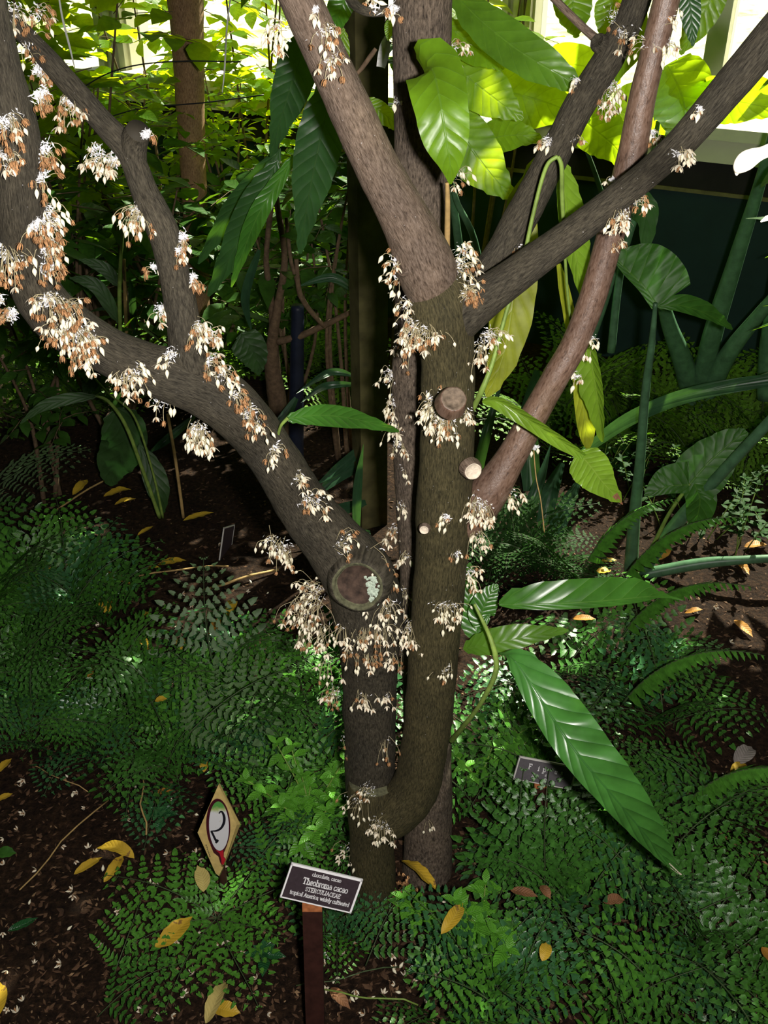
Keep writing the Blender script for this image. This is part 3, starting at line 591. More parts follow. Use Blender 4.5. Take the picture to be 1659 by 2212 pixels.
CL = [  # left leaning stem, top to bottom
 (30, 20, .4, .8, 60, 12, .6, .3, .5), (75, 25, .8, .5, 55, 9, .7, .4, .4), (60, 95, .5, .7, 45, 7, .8, .3, .3), (82, 150, .7, .6, 40, 10, .8, .3, 1), (88, 205, .6, .5, 45, 12, .8, .3, 1.6),
 (150, 215, .1, 1, 55, 20, .6, .4, 1.2), (10, 255, .5, .8, 70, 16, .75, .3, 1.6), (8, 320, .5, .9, 60, 14, .7, .3, 1.4), (20, 340, 1, .4, 70, 3, 0, .7, .3), (92, 320, .6, .8, 55, 14, .8, .3, .9), (88, 380, .6, .7, 45, 8, .7, .3, .6),
 (215, 330, -.5, .7, 50, 12, .2, .4, .9), (250, 345, -.5, .8, 45, 14, .3, .5, 1.0), (98, 460, .9, .3, 62, 16, .35, .2, 1.0), (78, 480, .1, 1, 50, 12, .9, .2, 1.2), (108, 480, .3, .9, 60, 14, .8, .3, .6), (100, 530, .8, .6, 60, 18, .8, .2, 1.5), (102, 570, .7, .7, 55, 14, .9, .2, 1.3), (20, 535, .2, 1, 80, 22, .75, .5, 1.6), (10, 545, -.3, 1, 70, 8, .8, .4, .6),
 (30, 680, -.6, -.4, 40, 12, .9, .3, .8), (8, 650, -.2, -.3, 30, 6, .9, .3, .3), (100, 645, .5, .8, 60, 18, .55, .5, .7), (105, 640, -.9, .6, 65, 4, .5, .5, .3), (135, 655, .6, .7, 75, 22, .6, .4, .5), (150, 700, .2, 1, 60, 20, .65, .4, 1.0), (175, 715, .3, .8, 55, 16, .6, .5, .8), (130, 705, -.3, 1, 60, 12, .5, .4, .6), (180, 740, .1, 1, 65, 24, .55, .4, 1.0), (185, 738, .9, -.1, 55, 9, .3, .5, .5),
 (280, 800, -.1, 1, 62, 24, .2, .4, .6), (290, 800, .9, .1, 48, 9, .2, .4, .4), (372, 768, -1, .1, 40, 5, .1, .4, .6), (352, 862, -.2, 1, 45, 5, .3, .6, .5), (430, 925, 0, 1, 55, 26, .25, .3, .9), (425, 925, -.9, .4, 45, 9, .2, .3, .3),
 (303, 455, -.3, 1, 60, 26, .55, .3, .9), (392, 510, .1, .6, 30, 12, .8, .2, 1.6), (388, 540, .4, .9, 30, 8, .8, .3, .6), (335, 575, -.4, .5, 24, 4, .7, .3, .6), (413, 600, .4, .5, 30, 10, .85, .3, 1.6), (352, 665, -.3, .7, 38, 6, .2, .5, .8), (425, 705, .5, .8, 52, 22, .45, .4, .5), (455, 720, .8, .4, 35, 10, .4, .4, .3), (450, 775, .5, .7, 45, 14, .7, .3, .5), (475, 805, .7, .6, 50, 12, .5, .4, .3),
 (505, 850, .5, .6, 42, 12, .9, .2, .3), (535, 885, .5, .7, 45, 14, .8, .3, .5), (550, 910, .6, .6, 42, 10, .3, .4, .2), (590, 965, .6, .8, 42, 8, .3, .5, .3), (640, 1030, .7, .4, 42, 9, .3, .6, .3), (660, 1075, .4, .9, 45, 9, .3, .6, .4), (680, 1080, .9, .5, 48, 8, .1, .5, .4),
 (590, 1162, -.3, .8, 45, 12, .1, .3, .3), (612, 1180, 0, 1, 48, 18, .15, .3, .6), (735, 1175, .5, .1, 55, 12, .6, .4, .3), (800, 1200, .5, .6, 60, 18, .5, .6, .2), (835, 1240, .2, .9, 50, 14, .8, .3, .2), (690, 1275, -.9, -.1, 70, 18, .2, .4, .4), (685, 1290, -.7, .7, 75, 24, .25, .5, .2), (670, 1330, -.5, .8, 65, 20, .3, .6, .1), (700, 1355, -.3, 1, 60, 20, .25, .5, .1), (640, 1300, -.3, .9, 60, 10, .3, .6, .1),
 (745, 1345, -.1, 1, 60, 14, .3, .4, .1), (790, 1350, .1, 1, 60, 18, .3, .5, .1), (835, 1300, .3, .9, 55, 16, .35, .5, .2), (825, 1350, .2, 1, 60, 16, .35, .6, .1), (770, 1395, -.5, .8, 55, 14, .5, .2, .2), (800, 1400, .1, 1, 50, 16, .75, .4, .1), (845, 1400, .3, 1, 50, 8, .5, .5, .1), (710, 1425, -.2, 1, 50, 9, .1, .2, .1),
 (725, 1490, -.5, .7, 42, 14, .35, .3, .2), (785, 1490, -.1, 1, 52, 12, .25, .6, .2), (830, 1495, .2, .5, 35, 6, .2, .6, .2), (743, 1590, 0, 1, 30, 3, .4, .2, .1), (835, 1595, -.2, 1, 52, 7, .5, .3, .1),
 # middle stem and crotch
 (860, 560, -.9, .3, 38, 8, .3, .4, .4), (855, 590, -.7, .7, 40, 8, .35, .5, .3), (1000, 545, .1, -.6, 35, 8, .2, .4, .3), (985, 575, .8, .1, 70, 16, .2, .4, .8), (1010, 590, .8, .3, 55, 18, .9, .2, .3), (1010, 625, .7, .3, 50, 22, .97, .2, .1), (1000, 640, .3, -.1, 35, 10, .97, .2, .1), (884, 655, -.9, .3, 45, 8, .3, .4, .3), (895, 700, -.4, 1, 62, 30, .25, .5, .8), (920, 705, .2, 1, 62, 24, .35, .7, .5), (870, 740, -.3, 1, 55, 7, .4, .7, .1),
 (1050, 725, .6, .2, 48, 14, .3, .4, .7), (1040, 745, -.3, 1, 60, 14, .2, .8, .4), (960, 845, -.2, -.4, 28, 4, .9, .3, .2), (940, 870, -.8, .5, 58, 22, .1, .2, .6), (950, 895, -.4, .9, 60, 16, .15, .3, .5), (965, 905, .3, 1, 45, 12, .3, .3, .3), (1005, 880, .5, .8, 40, 6, .1, .5, .2), (985, 935, 0, .6, 18, 3, .9, .4, .1),
 (850, 808, -.8, .3, 45, 8, .15, .4, .8), (852, 865, -.2, .9, 42, 12, .15, .4, .5), (855, 910, -.2, 1, 45, 12, .1, .5, .4), (862, 950, .1, 1, 45, 9, .2, .5, .6), (872, 1010, 0, 1, 35, 3, .1, .3, .1), (870, 1085, 0, .8, 35, 5, .2, .4, .3), (855, 1140, -.3, .6, 30, 8, .3, .3, .3), (880, 1195, -.3, .8, 35, 8, .3, .4, .2), (880, 1275, -.2, 1, 45, 9, .2, .8, .1), (888, 1350, -.1, 1, 55, 16, .1, .7, .4), (870, 1400, 0, 1, 50, 6, .2, .8, .1),
 (1030, 1080, -.2, 1, 60, 18, .25, .5, .4), (1045, 1090, .3, 1, 55, 12, .2, .6, .3), (1030, 1140, .1, 1, 52, 14, .1, .5, .2), (1100, 1065, .7, .5, 42, 9, .1, .6, .2), (965, 1115, -.5, .4, 30, 7, .3, .2, .6), (985, 1190, -.4, .6, 28, 5, .1, .2, .6), (1012, 1235, .6, .7, 40, 12, .2, .5, .4), (958, 1300, 0, .9, 50, 16, .1, .2, .6), (975, 1305, .5, .7, 42, 8, .1, .6, .2), (965, 1435, -.3, .7, 42, 8, .15, .2, .4),
 # elbow and lower stem
 (800, 1700, -.6, .3, 45, 7, .3, .3, .3), (770, 1725, -.7, .8, 50, 12, .1, .3, .2), (815, 1775, -.4, 1, 50, 12, .05, .3, .2), (835, 1780, .2, 1, 42, 6, .05, .8, .2), (755, 1830, -.6, .9, 45, 9, .2, .6, .2), (925, 1775, .4, .6, 25, 4, 0, .6, 0),
 # upper branches
 (612, 60, -.7, .5, 50, 10, .1, .4, .2), (680, 20, .1, .6, 20, 4, .1, .3, .8), (700, 60, .3, .9, 60, 9, .3, .3, .3), (718, 120, 0, 1, 60, 12, .45, .3, .6), (700, 65, .9, .5, 45, 4, .1, .2, .1), (612, 90, -.4, .8, 30, 5, .1, .4, .1), (810, 25, 0, -.2, 40, 8, .6, .4, .2), (845, 20, .1, .4, 30, 4, .2, .3, 1.2), (862, 215, .1, .6, 30, 4, .1, .5, .5), (975, 105, .6, .2, 38, 6, .2, .6, .2), (985, 375, .8, .1, 38, 5, .2, .4, .1), (975, 400, .3, .3, 25, 4, .1, .8, 0),
 (1245, 175, -.3, .4, 25, 5, .4, .6, .3), (1315, 185, .2, .9, 60, 14, .3, .2, .6), (1320, 40, .7, -.2, 50, 7, .4, .3, .4), (1345, 70, -.7, .9, 40, 7, .5, .4, .5), (1185, 305, -.4, .2, 28, 6, .3, .4, .5), (1235, 300, .5, .4, 25, 4, .3, .5, .2), (1300, 215, .1, 1, 50, 8, .3, .5, .2), (1440, 90, .1, .6, 35, 8, .3, .3, .8), (1440, 40, .6, -.2, 30, 6, .1, .3, .2), (1390, 90, -.9, .3, 60, 5, .4, .3, .2), (1405, 285, .2, .4, 30, 6, .3, .3, .6),
 (1465, 325, .5, .6, 42, 12, .1, .5, .5), (1325, 390, -.3, .3, 22, 4, .1, .3, .4), (1510, 235, -.2, .3, 18, 3, .1, .3, .3), (1345, 450, .0, .9, 55, 12, .1, .6, .5), (1330, 465, -.4, .8, 45, 6, .1, .3, .2), (1375, 430, .6, .3, 32, 7, .6, .4, .3), (1330, 520, .1, .6, 25, 6, .1, .8, 0), (1120, 530, -.1, .7, 32, 7, .1, .4, .3), (1275, 732, .9, .05, 32, 4, 0, .1, .2), (1270, 755, -.1, .9, 22, 3, 0, .2, 0), (1245, 810, -.1, .8, 25, 5, .1, .3, .3), (1155, 965, .1, .4, 15, 2, .2, .3, .4), (1115, 915, 0, .8, 16, 2, 0, .1, 0),
]
GRP = []
for c in CL + [(316, 290, .2, .3, 22, 3, .8, .3, 1.6)]:          # cushions growing from one spot are one cluster
    g = next((g for g in GRP if math.hypot(g[0][0] - c[0], g[0][1] - c[1]) < 56), None)
    if g: g.append(c)
    else: GRP.append([c])
print('clusters', len(GRP))
for g in GRP:
    b = MB(); items = []
    for c in g: cluster(b, items, *c[:5], int(c[5] * 1.1 + .5), brown=c[6], openf=c[7], fuzz=c[8], size=.80)
    finish(b, items, int(g[0][0] * 31 + g[0][1]))
# one blossom twig reaching close to the camera from the side
b = MB(); ptube(b, [(1591, 379, .42, 3), (1593, 370, .42, 16), (1600, 358, .418, 34), (1612, 347, .415, 42), (1628, 338, .412, 36), (1645, 331, .41, 28), (1668, 322, .405, 28), (1730, 300, .40, 30)], 18, 5)
o = child('flower_bud', b.mesh('flower_bud', 'bud'), tree); o['label'] = 'white club-shaped bud close to the camera'
b = MB(); pts = [P(1643, 479, .42), P(1655, 472, .42), P(1700, 455, .42)]; tube(b, pts, [.0003, .0011, .0016], 10); child('flower_bud', b.mesh('flower_bud', 'bud'), tree)
# ------------------------------------------------------------------ lettering
def arc(cx, cy, rx, ry, a0, a1, n=9): return [(cx + rx * math.cos(R(a0 + (a1 - a0) * i / n)), cy + ry * math.sin(R(a0 + (a1 - a0) * i / n))) for i in range(n + 1)]
X = .64
def sf(x, y, w=.13): return [(x - w, y), (x + w, y)]
def bowl(cx=.30): return arc(cx, X / 2, .24, X / 2, 0, 360, 14)
GL = {
 'c': (.56, [arc(.31, X / 2, .24, X / 2, 45, 315)]), 'o': (.62, [bowl(.31)]),
 'h': (.70, [[(.15, 0), (.15, 1), (.04, 1)], [(.15, .45)] + arc(.36, .42, .19, .22, 150, 0) + [(.55, 0)], sf(.15, 0, .12), sf(.55, 0, .12)]),
 'l': (.36, [[(.18, 0), (.18, 1), (.05, 1)], sf(.18, 0, .14)]), 'i': (.36, [[(.18, 0), (.18, X), (.06, X)], sf(.18, 0, .14), [(.17, .86), (.20, .92)]]),
 'a': (.60, [arc(.30, .44, .19, .20, 150, 0) + [(.49, .10), (.58, .02)], arc(.28, .18, .20, .18, 60, 330, 10)]),
 't': (.42, [[(.18, .90), (.18, .14)] + arc(.28, .12, .10, .12, 180, 300, 4), [(.04, X), (.36, X)]]),
 'e': (.58, [[(.08, .36), (.52, .36)] + arc(.30, X / 2, .23, X / 2, 10, 315, 12)]),
 'T': (.84, [[(.42, 0), (.42, 1)], [(.06, .82), (.06, 1), (.78, 1), (.78, .82)], sf(.42, 0, .16)]),
 'b': (.64, [[(.03, 1), (.13, 1), (.13, 0)], arc(.34, X / 2, .22, X / 2, 150, -150, 12)]),
 'd': (.66, [[(.42, 1), (.53, 1), (.53, 0), (.62, 0)], arc(.31, X / 2, .22, X / 2, 30, 330, 12)]),
 'r': (.48, [[(.04, X), (.15, X), (.15, 0)], arc(.32, .44, .17, .20, 160, 50, 5), sf(.16, 0, .13)]),
 'm': (1.0, [[(.03, X), (.14, X), (.14, 0)], arc(.32, .44, .17, .20, 160, 0, 6) + [(.49, 0)], arc(.67, .44, .17, .20, 160, 0, 6) + [(.84, 0)], sf(.14, 0, .1), sf(.49, 0, .1), sf(.84, 0, .1)]),
 'n': (.70, [[(.03, X), (.15, X), (.15, 0)], arc(.36, .42, .19, .22, 150, 0, 6) + [(.55, 0)], sf(.15, 0, .11), sf(.55, 0, .11)]),
 'p': (.66, [[(.03, X), (.14, X), (.14, -.30)], arc(.35, X / 2, .22, X / 2, 150, -150, 12), sf(.14, -.30, .12)]),
 'u': (.68, [[(.03, X), (.14, X), (.14, .2)] + arc(.32, .2, .18, .2, 180, 330, 6), [(.42, X), (.53, X), (.53, 0), (.63, 0)]]),
 'v': (.62, [[(.08, X), (.31, 0), (.54, X)], sf(.08, X, .08), sf(.54, X, .08)]),
 'y': (.62, [[(.08, X), (.31, .03)], [(.54, X), (.26, -.28), (.10, -.28)], sf(.08, X, .08), sf(.54, X, .08)]),
 'w': (.94, [[(.07, X), (.26, 0), (.46, X), (.66, 0), (.86, X)], sf(.07, X, .07), sf(.86, X, .07)]),
 'S': (.64, [[(.54, .74)] + arc(.32, .75, .22, .25, 20, 250, 9) + [(.32, .50)] + arc(.32, .25, .23, .25, 70, -160, 9)]),
 'E': (.72, [[(.15, 0), (.15, 1)], [(.04, 1), (.60, 1), (.60, .80)], [(.15, .52), (.46, .52)], [(.04, 0), (.62, 0), (.62, .20)]]),
 'R': (.76, [[(.15, 0), (.15, 1)], [(.04, 1), (.36, 1)] + arc(.36, .75, .20, .25, 90, -90, 8) + [(.15, .50)], [(.38, .50), (.62, 0), (.72, 0)], sf(.15, 0, .12)]),
 'C': (.74, [arc(.39, .5, .30, .5, 42, 318, 14), [(.62, .70), (.62, .95)]]),
 'U': (.80, [[(.15, 1), (.15, .3)] + arc(.39, .3, .24, .3, 180, 360, 8) + [(.63, 1)], sf(.15, 1, .12), sf(.63, 1, .12)]),
 'L': (.66, [[(.15, 0), (.15, 1)], sf(.15, 1, .12), [(.04, 0), (.58, 0), (.58, .22)]]),
 'I': (.36, [[(.18, 0), (.18, 1)], sf(.18, 0, .13), sf(.18, 1, .13)]),
 'A': (.80, [[(.10, 0), (.40, 1), (.70, 0)], [(.20, .34), (.60, .34)], sf(.10, 0, .09), sf(.70, 0, .10)]),
 'F': (.68, [[(.15, 0), (.15, 1)], [(.04, 1), (.58, 1), (.58, .80)], [(.15, .52), (.44, .52)], sf(.15, 0, .12)]),
 's': (.50, [[(.42, .50)] + arc(.25, .48, .17, .16, 30, 260, 7) + arc(.25, .17, .18, .17, 80, -160, 7)]),
 ',': (.28, [[(.14, .04), (.16, -.02), (.08, -.18)]]), ' ': (.38, []), ';': (.28, [[(.14, .04), (.16, -.02), (.08, -.18)], [(.13, .5), (.16, .56)]]),
}
def ribbon(mb, pts, w, mat, z=0.0, h=.0004):
    for a, b_ in zip(pts, pts[1:]):
        a = Vector(a); b_ = Vector(b_); d = (b_ - a)
        if d.length < 1e-6: continue
        d.normalize(); n = Vector((-d.y, d.x)) * w / 2; e = d * w * .35; o = len(mb.v)
        q = [a - e - n, b_ + e - n, b_ + e + n, a - e + n]
        mb.v += [mat @ Vector((p.x, p.y, z + h)) for p in q]; mb.v += [mat @ Vector((p.x, p.y, z)) for p in q]
        mb.face((o, o + 1, o + 2, o + 3))
        for i in range(4): j = (i + 1) % 4; mb.face((o + i, o + 4 + i, o + 4 + j, o + j))
def text(mb, s, cx, cy, size, mat, sw=.13, target=None, z=.0012):
    tot = sum(GL[c][0] for c in s); kx = (target / (tot * size)) if target else 1; x = cx - tot * size * kx / 2
    for c in s:
        w, st = GL[c]
        for pl in st: ribbon(mb, [(x + p[0] * size * kx, cy + p[1] * size) for p in pl], sw * size, mat, z)
        x += w * size * kx
def frame_from(tl, tr, bl):
    ex = tr - tl; ey = tl - bl; w, h = ex.length, ey.length; ex.normalize(); ey = (ey - ex * ey.dot(ex)).normalized(); n = ex.cross(ey)
    c = (tr + bl) / 2; return Matrix(((ex.x, ey.x, n.x, c.x), (ex.y, ey.y, n.y, c.y), (ex.z, ey.z, n.z, c.z), (0, 0, 0, 1))), w, h
def sign(name, tl, tr, bl, lines, plate, edge, border, label, stake=None, ew=.0022):
    m, w, h = frame_from(P(*tl), P(*tr), P(*bl)); c = m.translation
    base = Vector((stake[0], stake[1], 0)) if stake else Vector((c.x, c.y, 0))
    root = empty(name, base, label, 'plant label')
    b = MB(); box(b, (-w / 2, -h / 2, -.0012), (w / 2, h / 2, .0012), 0, m); child('plate', b.mesh('plate', plate, False), root)
    b = MB()
    for lo, hi in (((-w / 2 - .0006, h / 2 - ew * 1.25, -.0014), (w / 2 + .0006, h / 2 + .0006, .0018)), ((-w / 2 - .0006, -h / 2 - .0006, -.0014), (w / 2 + .0006, -h / 2 + ew * .5, .0018)),
                   ((-w / 2 - .0006, -h / 2, -.0014), (-w / 2 + ew * .7, h / 2, .0018)), ((w / 2 - ew, -h / 2, -.0014), (w / 2 + .0006, h / 2, .0018))): box(b, lo, hi, 0, m)
    e = child('border', b.mesh('border', border, False), root)
    if lines:
        b = MB()
        for s, x, y, size, tw in lines: text(b, s, x * w, y * h, size * h, m, target=tw * w if tw else None)
        child('lettering', b.mesh('lettering', 'white', False), root)
    if stake:
        bx, by, sw_, top = stake[0], stake[1], stake[2], m @ Vector((stake[3] * w, stake[4] * h, -.012))
        for nm, a, z, mt in (('stake', Vector((bx, by, -.05)), top, 'stake'),):
            d = (z - a).normalized(); sx = RT - d * RT.dot(d); sx.normalize(); sy = d.cross(sx); L = (z - a).length
            mm = Matrix(((sx.x, sy.x, d.x, a.x), (sx.y, sy.y, d.y, a.y), (sx.z, sy.z, d.z, a.z), (0, 0, 0, 1)))
            b = MB(); box(b, (-sw_ / 2, -.007, 0), (sw_ / 2, .007, L - .013), 0, mm); child('stake', b.mesh('stake', mt, False), root)
            b = MB(); box(b, (-sw_ / 2, -.007, L - .013), (sw_ / 2, .007, L), 0, mm); o = child('stake_top', b.mesh('stake_top', 'copper', False), root); o['label'] = 'worn orange end of the stake'
    return root
cen = P(678, 2212, .81)
sign('plant_label', (624.5, 1863, .868), (777, 1899, .868), (611.5, 1937, .848),
     [('chocolate, cacao', .02, .285, .105, .41), ('Theobroma cacao', .04, .02, .175, .64), ('STERCULIACEAE', .04, -.17, .115, .50), ('tropical America; widely cultivated', .02, -.345, .115, .84)],
     'plate', 'white', 'white', 'black engraved plant label with white lettering about cacao, on a stake before the trunks', (cen.x, .80, .027, -.03, -.56))
sign('plant_label', (1119.5, 1633, 1.18), (1243.5, 1656.5, 1.18), (1112, 1682, 1.165),
     [('F', -.28, .05, .22, None), ('i', -.13, .04, .2, None), ('p', -.03, .04, .22, None), ('u', .17, .05, .18, None), ('s', .27, .05, .2, None), ('a', -.19, -.30, .2, None), ('c', .02, -.16, .14, None), ('o', .03, -.40, .24, None)],
     'plate_grey', 'off', 'off', 'grey plant label half swallowed by ferns below the big drooping leaf', (P(1175, 1850, 1.16).x, 1.16, .022, 0, -.47), .0018)
sign('plant_label', (476, 1146, 2.10), (499, 1139, 2.16), (480, 1212, 2.10), [], 'plate', 'white', 'off', 'dark label seen edge on, on the bare mulch behind the leaning stem', (P(490, 1180, 2.14).x, 2.14, .015, 0, -.4), .0018)
sign('plant_label', (143, 1150, 2.12), (149, 1142, 2.18), (140, 1168, 2.12), [], 'plate', 'off', 'off', 'tiny far label edge beside the fern', (P(144, 1180, 2.15).x, 2.15, .01, 0, -.4), .002)

# ------------------------------------------------------------------ diamond number marker
def dm(x, y, dz=0.0):                              # point of the tile face, measured along the tile
    return P(420 + x / 9.618, 1680 + y / 9.618, 1.05 + (2045 - y) * .000012 - dz)
base = dm(480, 2045); mk = empty('number_marker', Vector((base.x, base.y + .02, 0)), 'tan diamond tile marked with a black 2, standing over the fern', 'trail marker')
outl = [(65, 1140), (497, 150), (880, 978), (652, 1680), (602, 1812), (540, 1825), (592, 1868), (505, 2040), (440, 1985)]
bk = [(92, 1130), (525, 112), (957, 965), (672, 1700), (625, 1800), (575, 1830), (615, 1850), (525, 2045), (450, 1990)]
b = MB(); n = len(outl); c = len(b.v)
for x, y in outl: b.v.append(dm(x, y, .004))
for x, y in bk: b.v.append(dm(x, y, -.003))
for x, y in bk: b.v.append(dm(x, y, -.014))
b.face(range(n))
for i in range(n):
    j = (i + 1) % n; b.face((i, n + i, n + j, j)); b.face((n + i, 2 * n + i, 2 * n + j, n + j))
b.face([2 * n + i for i in range(n)][::-1]); child('tile', b.mesh('tile', 'tan', False), mk)
def disc(pts, dz, mat, name, label=None, thick=.0008):
    b = MB(); n = len(pts)
    for x, y in pts: b.v.append(dm(x, y, dz + thick))
    for x, y in pts: b.v.append(dm(x, y, dz - .001))
    b.face(range(n))
    for i in range(n): j = (i + 1) % n; b.face((i, n + i, n + j, j))
    o = child(name, b.mesh(name, mat, False), mk)
    if label: o['label'] = label
    return o
def ell(cx, cy, rx, ry, tl=0, n=44): return [(cx + rx * math.cos(t) - ry * math.sin(t) * tl, cy + ry * math.sin(t) + rx * math.cos(t) * tl * .3) for t in [2 * math.pi * i / n for i in range(n)]]
e = ell(495, 990, 250, 556, -.03)
disc(e, .004, 'maroon', 'oval_rim', 'dark maroon pod-shaped rim')
disc([(330, 1400), (400, 1560), (500, 1640), (535, 1760), (560, 1810), (600, 1812), (650, 1690), (610, 1640), (612, 1560), (690, 1380), (520, 1500)], .0042, 'maroon', 'pod_neck')
disc([(440, 1500), (520, 1570), (560, 1700), (565, 1790), (600, 1808), (650, 1690), (605, 1650), (600, 1500), (530, 1530)], .0047, 'redg', 'pod_tip', 'bright red pod tip')
disc(ell(510, 1005, 206, 512, -.03), .0056, 'enamel', 'white_oval', 'white enamel oval with a green top')
two = MB()
def dstroke(pts, ws, dz=.0072):
    sm = catmull([(*p, w) for p, w in zip(pts, ws)], 5)
    o = len(two.v)
    for i, q in enumerate(sm):
        a = sm[max(0, i - 1)]; c_ = sm[min(len(sm) - 1, i + 1)]; d = Vector((c_[0] - a[0], c_[1] - a[1])).normalized(); nn = Vector((-d.y, d.x)) * q[2] * .64
        two.v += [dm(q[0] + nn.x, q[1] + nn.y, dz), dm(q[0] - nn.x, q[1] - nn.y, dz)]
    for i in range(len(sm) - 1): two.face((o + 2 * i, o + 2 * i + 1, o + 2 * i + 3, o + 2 * i + 2))
dstroke([(512, 745), (535, 712), (575, 712), (612, 790), (620, 880), (600, 970), (545, 1055), (455, 1103), (338, 1108)], [22, 24, 30, 42, 44, 42, 36, 30, 14])
dstroke([(350, 1110), (390, 1190), (430, 1275), (475, 1345)], [34, 34, 36, 40]); dstroke([(440, 1290), (470, 1310), (505, 1295)], [8, 60, 10]); dstroke([(445, 1300), (455, 1345), (458, 1366)], [10, 40, 6])
child('numeral', two.mesh('numeral', 'black', False), mk)
two = MB(); dm_old = 0
for i, (x, y) in enumerate([(245, 1410), (262, 1450), (270, 1490), (285, 1530), (298, 1570), (312, 1610), (322, 1640)]): dstroke([(x - 10, y), (x, y - 14), (x + 10, y + 6)], [7, 9, 6], .0050)
child('scribble', two.mesh('scribble', 'black', False), mk)
b = MB(); q = dm(470, 1500, -.016); tube(b, [Vector((q.x, q.y + .012, q.z)), Vector((q.x, q.y + .014, -.05))], [.007, .007], 8); child('stake', b.mesh('stake', 'stake'), mk)

# ------------------------------------------------------------------ ferns
def mk_frond(seed, npin=10, wid=.40, stalk=.2, npl=7, mat='fern', arch=.55, pl=.21, once=False, droop=.25, name='frond'):
    r = random.Random(seed); b = MB(); spine = []
    for i in range(25):
        t = i / 24; x = t * (1 - .10 * t); z = arch * (t - 1.05 * t * t) ; y = .05 * math.sin(t * 3 + seed) * t; spine.append(Vector((x, y, z)))
    def sp(t): f = t * 24; i = min(23, int(f)); return spine[i].lerp(spine[i + 1], f - i)
    tube(b, spine, [.006 * (1 - .8 * i / 24) + .0012 for i in range(25)], 4, mi=1)
    def pinnule(o0, d, s, n, L, w):
        """o0 base, d along, s side (unit), n normal"""
        o = len(b.v); ed = [(0, .46), (.22, .50), (.42, .40), (.60, .40), (.78, .22), (1, 0)]; bend = r.uniform(-.15, .1)
        for t, e_ in ed:
            c_ = o0 + d * (L * t) + n * (bend * L * t * t); b.v += [c_ - s * (w * e_) + n * (w * .10 if e_ else 0), c_, c_ + s * (w * e_) + n * (w * .10 if e_ else 0)]
        for i in range(len(ed) - 1):
            for j in range(2): b.face((o + i * 3 + j, o + i * 3 + j + 1, o + i * 3 + j + 4, o + i * 3 + j + 3), [(j / 2, ed[i][0]), ((j + 1) / 2, ed[i][0]), ((j + 1) / 2, ed[i + 1][0]), (j / 2, ed[i + 1][0])])
    for i in range(npin):
        tt = i / (npin - 1); t = stalk + (1 - stalk) * (tt ** .9) * .985; p = sp(t); d = (sp(min(1, t + .03)) - sp(max(0, t - .03))).normalized()
        for sd in (-1, 1):
            side = Vector((0, sd, 0)); side = (side - d * side.dot(d)).normalized(); nr = d.cross(side) * sd
            if nr.z < 0: nr = -nr
            Lp = wid * (1 - tt) ** .85 * (1.0 if tt > .12 else .93) * r.uniform(.9, 1.08) + .03
            dirp = (side * 1.0 + d * (.42 + .35 * tt)).normalized()
            if once:
                pinnule(p, (dirp - nr * droop).normalized(), d, nr, Lp, Lp * .42); continue
            k = max(2, int(npl * (1 - tt) ** .7 + .5))
            for j in range(k):
                u = (j + .6) / k; w = Lp * pl * (1 - u * .92) ** .8 * 1.05 + .006; q = p + dirp * Lp * u - nr * droop * Lp * u * u
                bs = (d - dirp * d.dot(dirp)).normalized()
                for s2 in (-1, 1):
                    dd = (bs * s2 + dirp * .62).normalized(); sidev = nr.cross(dd).normalized()
                    pinnule(q, dd, sidev, (nr + Vector((r.gauss(0, .42), r.gauss(0, .42), 0))).normalized(), w * 1.1, Lp / k * (1.0 - .25 * u) * .70)
            q = p + dirp * Lp * .9 - nr * droop * Lp * .81; pinnule(q, dirp, nr.cross(dirp).normalized(), nr, Lp * .16 + .01, Lp * .12)
            e_ = [p, p + dirp * Lp * .5 - nr * droop * Lp * .25, p + dirp * Lp * .95 - nr * droop * Lp * .9]; tube(b, e_, [.0022, .0015, .0008], 3, mi=1, cap=False)
    return b.mesh(name, [mat, 'fernstem'])
FR = {'fern': [mk_frond(i, 9 + i % 2, .44, .14, 7, ('fern', 'fern_blue', 'fern', 'fern_lt', 'fern')[i], .5 + .08 * i, .165) for i in range(5)],
      'dim': [mk_frond(60 + i, 10, .42, .14, 8, 'fern_dim', .55, .16) for i in range(2)],
      'pale': [mk_frond(20 + i, 10, .46, .08, 9, 'fern_pale', .30, .14) for i in range(2)],
      'lt': [mk_frond(30 + i, 8, .46, .08, 8, 'fern_lt', .3, .16) for i in range(2)],
      'far': [mk_frond(40 + i, 12, .36, .1, 6, 'fern_far', .5, .2) for i in range(2)],
      'sword': [mk_frond(50 + i, 22, .13, .1, 1, 'fern_lt', .55, once=True, droop=.5) for i in range(2)]}
def fmat(base, az, pitch, sc, roll=0):
    return Matrix.Translation(base) @ Matrix.Rotation(az, 4, 'Z') @ Matrix.Rotation(-pitch, 4, 'Y') @ Matrix.Rotation(roll, 4, 'X') @ Matrix.Scale(sc, 4)
